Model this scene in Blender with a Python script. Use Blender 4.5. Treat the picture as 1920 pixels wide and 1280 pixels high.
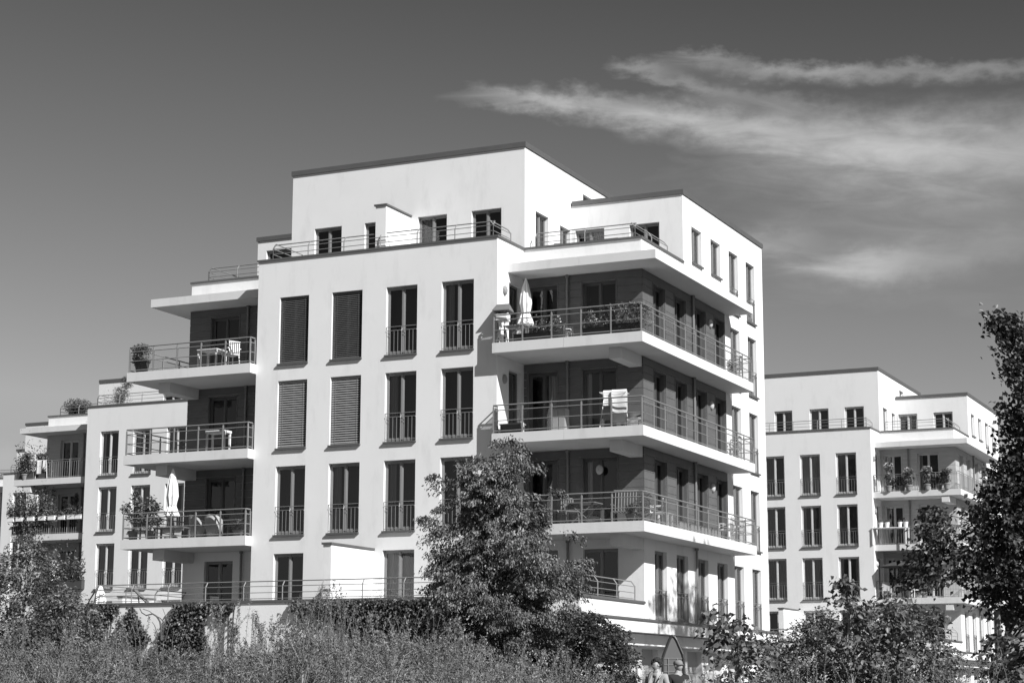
import bpy, bmesh, math, random
import numpy as np
from mathutils import Matrix, Vector
R = math.radians
PI = math.pi
for o in list(bpy.data.objects):
    bpy.data.objects.remove(o)
S = bpy.context.scene
col = S.collection
rnd = random.Random(7)
NP = np.random.RandomState(11)

# ------------------------------------------------------------------ camera
YAW, PITCH, ROLL, FPX = -.4362047, .18254455, .0027593665, 3566.54
CAM = Vector((26.69, -56.08, 1.1))
fwd = Vector((math.sin(YAW)*math.cos(PITCH), math.cos(YAW)*math.cos(PITCH), math.sin(PITCH)))
rt0 = Vector((math.cos(YAW), -math.sin(YAW), 0))
up0 = rt0.cross(fwd)
rt = rt0*math.cos(ROLL)+up0*math.sin(ROLL)
up = -rt0*math.sin(ROLL)+up0*math.cos(ROLL)
cam = bpy.data.cameras.new('camera')
cam.lens = FPX/1920*36
cam.sensor_width = 36
cam.clip_start = .5
cam.clip_end = 6000
co = bpy.data.objects.new('camera', cam)
m3 = Matrix((rt, up, -fwd)).transposed()
co.matrix_world = Matrix.Translation(CAM) @ m3.to_4x4()
col.objects.link(co)
S.camera = co


def ray(x, y):
    return fwd+rt*((x-960)/FPX)-up*((y-640)/FPX)


def at(x, y, X=None, Y=None, Z=None, D=None):
    d = ray(x, y)
    if X is not None: t = (X-CAM.x)/d.x
    elif Y is not None: t = (Y-CAM.y)/d.y
    elif Z is not None: t = (Z-CAM.z)/d.z
    else: t = D
    return CAM+d*t


# ------------------------------------------------------------------ sun and sky
SUN = Vector((1, -.47, .82)).normalized()
SEL = math.asin(SUN.z)
SAZ = math.atan2(SUN.x, SUN.y)
sl = bpy.data.lights.new('sun', 'SUN')
sl.energy = 4.5
sl.angle = R(.5)
sl.color = (1, 1, 1)          # a black-and-white place: neutral light
so = bpy.data.objects.new('sun', sl)
so.rotation_euler = (-SUN).to_track_quat('-Z', 'Y').to_euler()
so.location = (40, -30, 40)
col.objects.link(so)

W = bpy.data.worlds.new('World')
S.world = W
W.use_nodes = True
wt = W.node_tree
for n in list(wt.nodes): wt.nodes.remove(n)


def mk(tree, typ, **kw):
    n = tree.nodes.new(typ)
    for k, v in kw.items():
        setattr(n, k, v)
    return n


def mth(tree, op, a, b=None, c=None, clamp=False):
    n = mk(tree, 'ShaderNodeMath', operation=op, use_clamp=clamp)
    for i, v in enumerate((a, b, c)):
        if v is None: continue
        if isinstance(v, (int, float)): n.inputs[i].default_value = v
        else: tree.links.new(v, n.inputs[i])
    return n.outputs[0]


sky = mk(wt, 'ShaderNodeTexSky', sky_type='NISHITA', sun_disc=False)
sky.sun_elevation = SEL
sky.sun_rotation = SAZ
sky.air_density = 1.0
sky.dust_density = .6
sep = mk(wt, 'ShaderNodeSeparateColor')
wt.links.new(sky.outputs[0], sep.inputs[0])
# a black-and-white film sees the blue sky through its red and green channels
red = mth(wt, 'ADD', mth(wt, 'MULTIPLY', sep.outputs[0], .85), mth(wt, 'MULTIPLY', sep.outputs[1], .15))
tc = mk(wt, 'ShaderNodeTexCoord')
sx = mk(wt, 'ShaderNodeSeparateXYZ')
wt.links.new(tc.outputs['Generated'], sx.inputs[0])
az = mth(wt, 'MULTIPLY', mth(wt, 'ARCTAN2', sx.outputs[0], sx.outputs[1]), 180/PI)
el = mth(wt, 'MULTIPLY', mth(wt, 'ARCSINE', sx.outputs[2]), 180/PI)


def azel(x, y):
    d = ray(x, y).normalized()
    return math.degrees(math.atan2(d.x, d.y)), math.degrees(math.asin(d.z))


# streaky warp for the cirrus
cv = mk(wt, 'ShaderNodeCombineXYZ')
wt.links.new(mth(wt, 'MULTIPLY', az, .35), cv.inputs[0])
wt.links.new(mth(wt, 'MULTIPLY', mth(wt, 'ADD', el, mth(wt, 'MULTIPLY', az, .06)), 1.5), cv.inputs[1])
nz = mk(wt, 'ShaderNodeTexNoise')
nz.inputs['Scale'].default_value = 1.0
nz.inputs['Detail'].default_value = 9
nz.inputs['Roughness'].default_value = .58
nz.inputs['Distortion'].default_value = .6
wt.links.new(cv.outputs[0], nz.inputs['Vector'])
cv2 = mk(wt, 'ShaderNodeCombineXYZ')
wt.links.new(mth(wt, 'MULTIPLY', az, .9), cv2.inputs[0])
wt.links.new(mth(wt, 'MULTIPLY', el, 1.6), cv2.inputs[1])
nz2 = mk(wt, 'ShaderNodeTexNoise')
nz2.inputs['Scale'].default_value = 1.0
nz2.inputs['Detail'].default_value = 8
nz2.inputs['Roughness'].default_value = .6
wt.links.new(cv2.outputs[0], nz2.inputs['Vector'])
vw = mth(wt, 'ADD', el, mth(wt, 'MULTIPLY', mth(wt, 'SUBTRACT', nz2.outputs[0], .5), 1.1))
uw = mth(wt, 'ADD', az, mth(wt, 'MULTIPLY', mth(wt, 'SUBTRACT', nz.outputs[0], .5), 3.0))
# (x, y, half length, half thickness, slope, strength) in the photograph's pixels, turned into sky angles
BL = [(1010, 186, 150, 20, .02, .75), (1160, 208, 170, 24, .14, .75), (1330, 228, 190, 30, .12, .8), (1520, 262, 230, 45, .1, .75),
      (1760, 290, 300, 75, .08, .8), (1950, 250, 320, 60, 0, .5), (1210, 128, 60, 16, .05, .55), (1330, 112, 70, 16, .1, .75),
      (1500, 132, 170, 15, .03, .7), (1780, 134, 300, 17, .02, .65), (1280, 160, 80, 13, .3, .5), (1430, 186, 130, 16, .2, .45),
      (1620, 500, 110, 30, .05, .95), (1800, 470, 260, 42, -.08, .6), (1450, 455, 70, 24, 0, .6), (1720, 385, 320, 75, -.1, .42), (1450, 330, 150, 35, .1, .2), (1560, 560, 160, 30, 0, .16),
      (1300, 350, 150, 30, .1, .1), (0, 860, 60, 34, 0, .7), (1900, 560, 200, 50, 0, .2)]
dens = None
for (x, y, hl, ht, slp, st) in BL:
    u0, v0 = azel(x, y)
    k = 57.3/FPX
    du = mth(wt, 'SUBTRACT', uw, u0)
    dv = mth(wt, 'ADD', mth(wt, 'SUBTRACT', vw, v0), mth(wt, 'MULTIPLY', du, slp))
    a = mth(wt, 'MULTIPLY', du, 1/(hl*k))
    b = mth(wt, 'MULTIPLY', dv, 1/(ht*k))
    q = mth(wt, 'ADD', mth(wt, 'MULTIPLY', a, a), mth(wt, 'MULTIPLY', b, b))
    g = mth(wt, 'MULTIPLY', mth(wt, 'EXPONENT', mth(wt, 'MULTIPLY', q, -1.0)), st)
    dens = g if dens is None else mth(wt, 'ADD', dens, g)
fac = mth(wt, 'MULTIPLY', dens, mth(wt, 'ADD', mth(wt, 'MULTIPLY', nz.outputs[0], 1.5), .22))
fac = mth(wt, 'MULTIPLY', mth(wt, 'SUBTRACT', fac, .1), .57, clamp=True)
mixc = mk(wt, 'ShaderNodeMix', data_type='FLOAT')
wt.links.new(fac, mixc.inputs[0])
skv = mth(wt, 'MAXIMUM', mth(wt, 'SUBTRACT', mth(wt, 'MULTIPLY', red, .868), .955), .35)
skv = mth(wt, 'MINIMUM', skv, 2.7)
wt.links.new(skv, mixc.inputs[2])
mixc.inputs[3].default_value = 3.6
bg = mk(wt, 'ShaderNodeBackground')
bg.inputs[1].default_value = .1
wt.links.new(mixc.outputs[0], bg.inputs[0])
wo = mk(wt, 'ShaderNodeOutputWorld')
wt.links.new(bg.outputs[0], wo.inputs[0])

S.view_settings.view_transform = 'Standard'
S.view_settings.look = 'None'
S.view_settings.exposure = .62
S.view_settings.gamma = 1
S.cycles.transparent_max_bounces = 24
S.cycles.max_bounces = 8


# ------------------------------------------------------------------ materials
def mat(name, v, rough=.7, metal=0., noise=0., nscale=3., bump=0., bscale=30., spec=.4, stain=0., sheet=False):
    m = bpy.data.materials.new(name)
    m.use_nodes = True
    t = m.node_tree
    b = t.nodes['Principled BSDF']
    b.inputs['Base Color'].default_value = (v, v, v, 1)
    b.inputs['Roughness'].default_value = rough
    b.inputs['Metallic'].default_value = metal
    b.inputs['Specular IOR Level'].default_value = spec
    t_ = mk(t, 'ShaderNodeTexCoord')
    if noise or stain:
        n = mk(t, 'ShaderNodeTexNoise')
        n.inputs['Scale'].default_value = nscale
        n.inputs['Detail'].default_value = 6
        t.links.new(t_.outputs['Object'], n.inputs['Vector'])
        f = mth(t, 'MULTIPLY_ADD', n.outputs[0], 2*noise*v, v-noise*v)
        if stain:
            mp = mk(t, 'ShaderNodeMapping')
            mp.inputs['Scale'].default_value = (1.3, 1.3, .4)
            t.links.new(t_.outputs['Object'], mp.inputs[0])
            n2 = mk(t, 'ShaderNodeTexNoise')
            n2.inputs['Scale'].default_value = 1.3
            n2.inputs['Detail'].default_value = 7
            n2.inputs['Roughness'].default_value = .65
            t.links.new(mp.outputs[0], n2.inputs['Vector'])
            s = mth(t, 'MULTIPLY', mth(t, 'SUBTRACT', n2.outputs[0], .52, clamp=True), stain)
            f = mth(t, 'SUBTRACT', f, mth(t, 'MULTIPLY', s, v))
        cc = mk(t, 'ShaderNodeCombineColor')
        for i in range(3): t.links.new(f, cc.inputs[i])
        t.links.new(cc.outputs[0], b.inputs['Base Color'])
    if bump:
        n = mk(t, 'ShaderNodeTexNoise')
        n.inputs['Scale'].default_value = bscale
        n.inputs['Detail'].default_value = 5
        t.links.new(t_.outputs['Object'], n.inputs['Vector'])
        bp = mk(t, 'ShaderNodeBump')
        bp.inputs['Strength'].default_value = bump
        bp.inputs['Distance'].default_value = .02
        t.links.new(n.outputs[0], bp.inputs['Height'])
        t.links.new(bp.outputs[0], b.inputs['Normal'])
    return m


def glassmat(name, refl, tint=1.0):
    m = bpy.data.materials.new(name)
    m.use_nodes = True
    t = m.node_tree
    for n in list(t.nodes): t.nodes.remove(n)
    tr = mk(t, 'ShaderNodeBsdfTransparent')
    tr.inputs[0].default_value = (tint, tint, tint, 1)
    gl = mk(t, 'ShaderNodeBsdfGlossy')
    gl.inputs['Roughness'].default_value = .02
    lw = mk(t, 'ShaderNodeFresnel')
    lw.inputs[0].default_value = refl
    # slightly wavy panes
    tcn = mk(t, 'ShaderNodeTexCoord')
    n = mk(t, 'ShaderNodeTexNoise')
    n.inputs['Scale'].default_value = 1.2
    t.links.new(tcn.outputs['Object'], n.inputs['Vector'])
    bp = mk(t, 'ShaderNodeBump')
    bp.inputs['Strength'].default_value = .1
    bp.inputs['Distance'].default_value = .02
    t.links.new(n.outputs[0], bp.inputs['Height'])
    t.links.new(bp.outputs[0], gl.inputs['Normal'])
    mx = mk(t, 'ShaderNodeMixShader')
    t.links.new(lw.outputs[0], mx.inputs[0])
    t.links.new(tr.outputs[0], mx.inputs[1])
    t.links.new(gl.outputs[0], mx.inputs[2])
    o = mk(t, 'ShaderNodeOutputMaterial')
    t.links.new(mx.outputs[0], o.inputs[0])
    return m


def leafmat(name, v, trans=.35, var=.5, spec=.35, patch=1.6):
    m = bpy.data.materials.new(name)
    m.use_nodes = True
    t = m.node_tree
    b = t.nodes['Principled BSDF']
    b.inputs['Roughness'].default_value = .45
    b.inputs['Specular IOR Level'].default_value = spec
    g = mk(t, 'ShaderNodeNewGeometry')
    f = mth(t, 'MULTIPLY_ADD', g.outputs['Random Per Island'], 2*var*v, v-var*v)
    tcn = mk(t, 'ShaderNodeTexCoord'); nn = mk(t, 'ShaderNodeTexNoise')
    nn.inputs['Scale'].default_value = patch; nn.inputs['Detail'].default_value = 2
    t.links.new(tcn.outputs['Object'], nn.inputs['Vector'])
    f = mth(t, 'MULTIPLY', f, mth(t, 'MAXIMUM', mth(t, 'MULTIPLY_ADD', nn.outputs[0], 3.4, -.7), .2))
    cc = mk(t, 'ShaderNodeCombineColor')
    for i in range(3): t.links.new(f, cc.inputs[i])
    t.links.new(cc.outputs[0], b.inputs['Base Color'])
    tl = mk(t, 'ShaderNodeBsdfTranslucent')
    t.links.new(cc.outputs[0], tl.inputs[0])
    mx = mk(t, 'ShaderNodeMixShader')
    mx.inputs[0].default_value = trans
    t.links.new(b.outputs[0], mx.inputs[1])
    t.links.new(tl.outputs[0], mx.inputs[2])
    t.links.new(mx.outputs[0], t.nodes['Material Output'].inputs[0])
    return m


M = dict(
    plaster=mat('plaster', .74, .9, noise=.055, nscale=.6, bump=.25, bscale=45, spec=.2, stain=.55),
    plaster2=mat('plaster_neighbour', .72, .9, noise=.03, nscale=.5, bump=.2, bscale=40, spec=.2, stain=.4),
    concrete=mat('pale_concrete', .63, .85, noise=.05, nscale=1.5, bump=.15, bscale=20, spec=.25, stain=.5),
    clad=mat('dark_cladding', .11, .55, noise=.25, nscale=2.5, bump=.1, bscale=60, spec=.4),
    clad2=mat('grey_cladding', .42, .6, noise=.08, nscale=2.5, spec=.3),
    coping=mat('zinc_coping', .13, .45, metal=.3, noise=.12, nscale=2),
    dark=mat('room_dark', .035, .9),
    steel=mat('galvanised_steel', .27, .4, metal=.25, noise=.1, nscale=5),
    frame=mat('window_frame', .22, .45, noise=.05, nscale=3),
    framedark=mat('dark_window_frame', .085, .45, noise=.05, nscale=3),
    frame2=mat('pale_window_frame', .5, .45, noise=.05, nscale=3),
    glass=glassmat('pane_glass', 1.75, .8),
    panel=glassmat('balcony_glass', 1.45, .93),
    curtain=mat('curtain_cloth', .7, .9, noise=.05, nscale=4),
    sheer=mat('grey_curtain_cloth', .45, .9, noise=.08, nscale=4),
    blind=mat('blind_slats', .11, .4, spec=.5),
    blind2=mat('pale_blind_slats', .26, .45, spec=.5),
    pipe=mat('pipe_metal', .2, .45, metal=.3),
    roof=mat('roof_felt', .12, .9, noise=.2, nscale=2),
    white=mat('white_paint', .78, .5),
    offwhite=mat('offwhite_cloth', .72, .9, noise=.04, nscale=6, bump=.2, bscale=20),
    greycloth=mat('grey_cloth', .28, .9, noise=.1, nscale=5),
    clay=mat('clay_pot', .22, .8, noise=.15, nscale=6),
    wood=mat('weathered_wood', .14, .7, noise=.2, nscale=8, bump=.2, bscale=60),
    darkwood=mat('dark_wood', .06, .7, noise=.2, nscale=8),
    wicker=mat('pale_wicker', .48, .8, noise=.12, nscale=30, bump=.4, bscale=80),
    black=mat('black_metal', .03, .4),
    bark=mat('bark', .09, .9, noise=.3, nscale=12, bump=.6, bscale=25),
    palebark=mat('pale_stem', .24, .9, noise=.2, nscale=12),
    asphalt=mat('asphalt', .055, .9, noise=.2, nscale=4, bump=.3, bscale=60),
    paving=mat('paving', .25, .85, noise=.15, nscale=3),
    meadow=mat('meadow', .07, 1, noise=.4, nscale=1.5),
    leaf=leafmat('tree_leaf', .135, .18, .5, .5),
    leafdark=leafmat('linden_leaf', .075, .3, .5, .45),
    leafshrub=leafmat('shrub_leaf', .145, .3, .6, .45),
    leaffeather=leafmat('feathery_leaf', .19, .35, .6, .2, patch=.9),
    leafivy=leafmat('ivy_leaf', .08, .2, .5, .6),
    petal=leafmat('petal', .65, .3, .2, .2),
    skin=mat('skin', .3, .5, noise=.05), hair=mat('hair', .025, .5, bump=.8, bscale=120),
    denim=mat('pale_denim', .3, .9, noise=.1, nscale=20, bump=.3, bscale=60), tee=mat('black_cotton', .02, .9),
    trousers=mat('dark_trousers', .06, .9), cap=mat('patterned_cap', .2, .9, noise=.5, nscale=18),
    signback=mat('sign_back', .16, .5, metal=.3, noise=.08), signrim=mat('sign_rim', .035, .4),
)


# ------------------------------------------------------------------ mesh helpers
class MB:
    def __init__(s):
        s.v = []; s.f = []; s.mi = []

    def quad(s, a, b, c, d, mi=0):
        n = len(s.v)
        s.v += [a, b, c, d]; s.f.append((n, n+1, n+2, n+3)); s.mi.append(mi)

    def box(s, x0, x1, y0, y1, z0, z1, mi=0):
        n = len(s.v)
        s.v += [(x0, y0, z0), (x1, y0, z0), (x1, y1, z0), (x0, y1, z0), (x0, y0, z1), (x1, y0, z1), (x1, y1, z1), (x0, y1, z1)]
        for f in ((0, 3, 2, 1), (4, 5, 6, 7), (0, 1, 5, 4), (1, 2, 6, 5), (2, 3, 7, 6), (3, 0, 4, 7)):
            s.f.append(tuple(n+i for i in f)); s.mi.append(mi)
        return s

    def tube(s, p, q, r, n=6, r2=None, mi=0, cap=True):
        p = Vector(p); q = Vector(q); d = q-p
        if d.length < 1e-6: return s
        r2 = r if r2 is None else r2
        d.normalize()
        a = Vector((0, 0, 1)) if abs(d.z) < .9 else Vector((1, 0, 0))
        u = d.cross(a).normalized(); w = d.cross(u)
        k = len(s.v)
        for i in range(n):
            t = 2*PI*i/n
            e = u*math.cos(t)+w*math.sin(t)
            s.v += [tuple(p+e*r), tuple(q+e*r2)]
        for i in range(n):
            j = (i+1) % n
            s.f.append((k+2*i, k+2*j, k+2*j+1, k+2*i+1)); s.mi.append(mi)
        if cap:
            s.f.append(tuple(k+2*i for i in range(n))); s.mi.append(mi)
            s.f.append(tuple(k+2*i+1 for i in reversed(range(n)))); s.mi.append(mi)
        return s

    def path(s, pts, r, n=6, mi=0):
        for a, b in zip(pts[:-1], pts[1:]): s.tube(a, b, r, n, mi=mi)
        return s

    def lathe(s, c, prof, n=16, mi=0, squash=1.0, ripple=0, ramp=0.):
        k = len(s.v)
        for (r, z) in prof:
            for i in range(n):
                t = 2*PI*i/n
                rr = r*(1+ramp*math.cos(ripple*t)) if ripple else r
                s.v.append((c[0]+rr*math.cos(t), c[1]+rr*squash*math.sin(t), c[2]+z))
        for j in range(len(prof)-1):
            for i in range(n):
                i2 = (i+1) % n
                s.f.append((k+j*n+i, k+j*n+i2, k+(j+1)*n+i2, k+(j+1)*n+i)); s.mi.append(mi)
        s.f.append(tuple(k+i for i in reversed(range(n)))); s.mi.append(mi)
        e = k+(len(prof)-1)*n
        s.f.append(tuple(e+i for i in range(n))); s.mi.append(mi)
        return s

    def build(s, name, mats, parent=None, loc=(0, 0, 0), rz=0, smooth=False, bevel=0):
        me = bpy.data.meshes.new(name)
        me.from_pydata(s.v, [], s.f)
        mats = mats if isinstance(mats, (list, tuple)) else [mats]
        for m in mats: me.materials.append(M[m] if isinstance(m, str) else m)
        me.polygons.foreach_set('material_index', s.mi)
        if smooth: me.polygons.foreach_set('use_smooth', [True]*len(s.f))
        me.update()
        o = bpy.data.objects.new(name, me)
        o.location = loc; o.rotation_euler.z = rz
        if parent: o.parent = parent
        col.objects.link(o)
        if bevel:
            b = o.modifiers.new('bevel', 'BEVEL'); b.width = bevel; b.segments = 1; b.limit_method = 'ANGLE'
        return o


def thing(name, label, cat, loc=(0, 0, 0), rz=0, group=None):
    o = bpy.data.objects.new(name, None)
    col.objects.link(o)
    o.empty_display_size = .3
    o.location = loc; o.rotation_euler.z = rz
    tag(o, label, cat, group)
    return o


def tag(o, label, cat, group=None):
    o['label'] = label; o['category'] = cat
    if group: o['group'] = group
    return o


def struct(o, kind='structure'):
    o['kind'] = kind
    return o


def np_mesh(name, V, F, mt, parent=None, loc=(0, 0, 0)):
    """V (n,3), F (m,4) or (m,3) arrays -> one mesh object."""
    me = bpy.data.meshes.new(name)
    k = F.shape[1]
    me.vertices.add(len(V)); me.vertices.foreach_set('co', V.astype(np.float32).ravel())
    me.loops.add(F.size); me.loops.foreach_set('vertex_index', F.astype(np.int32).ravel())
    me.polygons.add(len(F))
    me.polygons.foreach_set('loop_start', np.arange(0, F.size, k, dtype=np.int32))
    me.polygons.foreach_set('loop_total', np.full(len(F), k, dtype=np.int32))
    me.update(calc_edges=True)
    me.materials.append(M[mt])
    o = bpy.data.objects.new(name, me)
    o.location = loc
    if parent: o.parent = parent
    col.objects.link(o)
    return o


def leaves(P, L, Wd, droop=0.3, rs=NP, axis=None, fold=.25):
    """leaf-shaped folded quads pairs at P; L length, Wd width arrays or scalars"""
    n = len(P)
    L = np.broadcast_to(L, n)*(.7+.6*rs.rand(n)); Wd = np.broadcast_to(Wd, n)*(.7+.6*rs.rand(n))
    d = rs.randn(n, 3); d[:, 2] = d[:, 2]*.6-droop*2
    if axis is not None: d = d*.6+axis
    d /= np.linalg.norm(d, axis=1)[:, None]
    a = rs.randn(n, 3); a[:, 2] += 1.2
    s = np.cross(d, a); s /= np.linalg.norm(s, axis=1)[:, None]+1e-9
    nn = np.cross(s, d)
    base = P
    mid = P+d*(L*.45)[:, None]
    tip = P+d*L[:, None]-nn*(L*.12)[:, None]
    l = mid+s*(Wd*.5)[:, None]+nn*(Wd*fold)[:, None]
    r = mid-s*(Wd*.5)[:, None]+nn*(Wd*fold)[:, None]
    V = np.stack([base, l, tip, r, mid], 1).reshape(-1, 3)
    k = np.arange(n)*5
    F = np.concatenate([np.stack([k, k+1, k+4], 1), np.stack([k+1, k+2, k+4], 1), np.stack([k+2, k+3, k+4], 1), np.stack([k+3, k, k+4], 1)])
    return V, F


def leaflets(P, L, Wd, rs, axis):
    """tiny flat leaflets, one quad each"""
    n = len(P); L = L*(.6+.8*rs.rand(n)); Wd = Wd*(.6+.8*rs.rand(n))
    d = rs.randn(n, 3)*.8+axis; d /= np.linalg.norm(d, axis=1)[:, None]
    s = np.cross(d, rs.randn(n, 3)); s /= np.linalg.norm(s, axis=1)[:, None]+1e-9
    m_ = P+d*(L*.5)[:, None]
    V = np.stack([P, m_+s*(Wd*.5)[:, None], P+d*L[:, None], m_-s*(Wd*.5)[:, None]], 1).reshape(-1, 3)
    return V, np.arange(n*4).reshape(-1, 4)


def cat(parts):
    V = []; F = []; n = 0
    for v, f in parts:
        V.append(v); F.append(f+n); n += len(v)
    return np.concatenate(V), np.concatenate(F)


# ------------------------------------------------------------------ facade helpers
def PF(Y):   # plane facing -Y, u = x, depth goes to +Y
    return lambda u, z, d=0.: (u, Y+d, z)


def PX(X):   # plane facing +X, u = y, depth goes to -X
    return lambda u, z, d=0.: (X-d, u, z)


def PL(X):   # plane facing -X
    return lambda u, z, d=0.: (X+d, u, z)


def wall(mb, P, u0, u1, z0, z1, holes=(), depth=.2, niche=.7, clad=None):
    us = sorted({u0, u1, *[h[0] for h in holes], *[h[1] for h in holes]})
    zs = sorted({z0, z1, *[h[2] for h in holes], *[h[3] for h in holes]})
    for i in range(len(us)-1):
        for j in range(len(zs)-1):
            a, b, c, e = us[i], us[i+1], zs[j], zs[j+1]
            cu, cz = (a+b)/2, (c+e)/2
            if any(h[0] < cu < h[1] and h[2] < cz < h[3] for h in holes): continue
            mb.quad(P(a, c), P(b, c), P(b, e), P(a, e))
    for h in holes:
        a, b, c, e = h[:4]
        for d0, d1, mi in ((0, depth, 2 if clad and clad(h) else 0), (depth, niche, 1)):
            mb.quad(P(a, c, d0), P(b, c, d0), P(b, c, d1), P(a, c, d1), mi)
            mb.quad(P(a, e, d0), P(b, e, d0), P(b, e, d1), P(a, e, d1), mi)
            mb.quad(P(a, c, d0), P(a, e, d0), P(a, e, d1), P(a, c, d1), mi)
            mb.quad(P(b, c, d0), P(b, e, d0), P(b, e, d1), P(b, c, d1), mi)
        mb.quad(P(a, c, niche), P(b, c, niche), P(b, e, niche), P(a, e, niche), 1)


def pbox(mb, P, u0, u1, z0, z1, d0, d1, mi=0):
    a = P(u0, z0, d0); b = P(u1, z1, d1)
    mb.box(min(a[0], b[0]), max(a[0], b[0]), min(a[1], b[1]), max(a[1], b[1]), z0, z1, mi)


def window(parent, P, u0, u1, z0, z1, rail=None, curtain=None, blind=None, sill=True, frame='frame', mull=True, open_door=False):
    d = .13
    mb = MB(); f = .055
    pbox(mb, P, u0, u0+f, z0, z1, d, d+.07); pbox(mb, P, u1-f, u1, z0, z1, d, d+.07)
    pbox(mb, P, u0+f, u1-f, z1-f, z1, d, d+.07); pbox(mb, P, u0+f, u1-f, z0, z0+f*1.3, d, d+.07)
    c = (u0+u1)/2
    if mull:
        pbox(mb, P, c-.035, c+.035, z0+f*1.3, z1-f, d-.02, d+.06)
        for a, b in ((u0+f, c-.035), (c+.035, u1-f)):
            pbox(mb, P, a, a+.035, z0+f*1.3, z1-f, d+.01, d+.055); pbox(mb, P, b-.035, b, z0+f*1.3, z1-f, d+.01, d+.055)
            pbox(mb, P, a+.035, b-.035, z1-f-.05, z1-f, d+.01, d+.055); pbox(mb, P, a+.035, b-.035, z0+f*1.3, z0+f*1.3+.07, d+.01, d+.055)
    w = mb.build('window', frame, parent)
    g = MB(); tl = rnd.uniform(-.006, .006)
    for a, b in (((u0+.09, c-.07), (c+.07, u1-.09)) if mull else ((u0+f, u1-f),)):
        t1, t2 = rnd.uniform(-.004, .004), rnd.uniform(-.006, .006)
        g.quad(P(a, z0+.13, d+.03), P(b, z0+.13, d+.03+t1), P(b, z1-.1, d+.03+t1+t2), P(a, z1-.1, d+.03+t2))
    g.build('pane', 'glass', w)
    if sill:
        s = MB()
        pbox(s, P, u0-.02, u1+.02, z0-.06, z0-.003, -.085, .0)
        pbox(s, P, u0+.002, u1-.002, z0+.002, z0+.012, .0, .13)
        s.build('sill', 'coping', w)
    if curtain:
        kind = curtain[0]
        cm = MB()
        for (a, b) in curtain[1:]:
            a = u0+(u1-u0)*a; b = u0+(u1-u0)*b
            n = max(4, int((b-a)/.035)); ph = rnd.random()*6
            pts = [(a+(b-a)*i/n, .27+.025*math.sin(i*1.9+ph)+.012*math.sin(i*.7)) for i in range(n+1)]
            for (ua, da), (ub, db) in zip(pts[:-1], pts[1:]):
                cm.quad(P(ua, z0+.05, da), P(ub, z0+.05, db), P(ub, z1-.05, db), P(ua, z1-.05, da))
        cm.build('curtain', kind, w)
    if blind:
        bm = MB(); h = z1-z0; n = int(h/(.066 if blind == 'blind' else .084)); tl_, th_, de_ = (.026, .02, .045) if blind == 'blind' else (.027, .02, .028)
        for i in range(n):
            z = z1-.08-i*(h-.1)/n
            a, b = u0+.03, u1-.03
            bm.quad(P(a, z-tl_, .055), P(b, z-tl_, .055), P(b, z+th_, .055+de_), P(a, z+th_, .055+de_))
        pbox(bm, P, u0+.02, u1-.02, z1-.07, z1-.002, .05, .11)
        pbox(bm, P, u0+.03, u1-.03, z0+.03, z0+.06, .06, .1)
        for t in (.15, .85):
            pbox(bm, P, u0+(u1-u0)*t-.004, u0+(u1-u0)*t+.004, z0+.04, z1-.05, .05, .054)
        bm.build('blind', blind, w)
    if rail:
        r = MB(); zt = z0+.97
        a, b = u0+.015, u1-.015
        dd = -.0 if rail == 1 else .03
        r.path([P(a, zt, dd+.01), P(b, zt, dd+.01)], .012)
        r.path([P(a, zt-.13, dd+.02), P(b, zt-.13, dd+.02)], .011)
        r.path([P(a, z0+.07, dd+.02), P(b, z0+.07, dd+.02)], .011)
        n = 8
        for i in range(n+1):
            u = a+(b-a)*i/n
            big = i in (0, n//2, n)
            r.tube(P(u, z0+.0, dd+.02), P(u, zt-.13 if not big else zt, dd+.02), .014 if big else .0075, 5)
            if big:
                r.tube(P(u, zt-.17, dd+.0), P(u, zt-.07, dd+.05), .02, 5)
        r.build('railing', 'steel', w)
    return w


def slab_railing(par, segs, z, style, panels=True):
    """segs: list of ((x0,y0),(x1,y1)) straight runs on the slab edge"""
    r = MB(); g = MB(); used = set()
    for (a, b) in segs:
        L = math.hypot(b[0]-a[0], b[1]-a[1])
        if style == 'tube':
            for h, rr in ((.93, .025), (.76, .017), (.42, .015), (.08, .018)):
                r.tube((a[0], a[1], z+h), (b[0], b[1], z+h), rr)
            n = max(1, round(L/1.035))
            for i in range(n+1):
                q_ = (round(a[0]+(b[0]-a[0])*i/n, 2), round(a[1]+(b[1]-a[1])*i/n, 2))
                if q_ in used: continue
                used.add(q_)
                t = i/n; x = a[0]+(b[0]-a[0])*t; y = a[1]+(b[1]-a[1])*t
                w = .022
                r.box(x-w, x+w, y-w, y+w, z-.01, z+.87)
                r.box(x-.011, x+.011, y-.011, y+.011, z+.87, z+.915)
            if panels:
                g.quad((a[0], a[1], z+.1), (b[0], b[1], z+.1), (b[0], b[1], z+.75), (a[0], a[1], z+.75))
        else:
            for h, rr in ((.98, .018), (.88, .012), (.06, .014)):
                r.tube((a[0], a[1], z+h), (b[0], b[1], z+h), rr)
            n = max(1, round(L/.15))
            for i in range(n+1):
                q_ = (round(a[0]+(b[0]-a[0])*i/n, 2), round(a[1]+(b[1]-a[1])*i/n, 2))
                if q_ in used: continue
                used.add(q_)
                t = i/n; x = a[0]+(b[0]-a[0])*t; y = a[1]+(b[1]-a[1])*t
                r.tube((x, y, z+.0), (x, y, z+(.98 if i % 8 == 0 else .88)), .022 if i % 8 == 0 else .009, 5)
    o = r.build('railing', 'steel', par)
    if g.f: g.build('glass_panel', 'panel', o)
    return o


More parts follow.
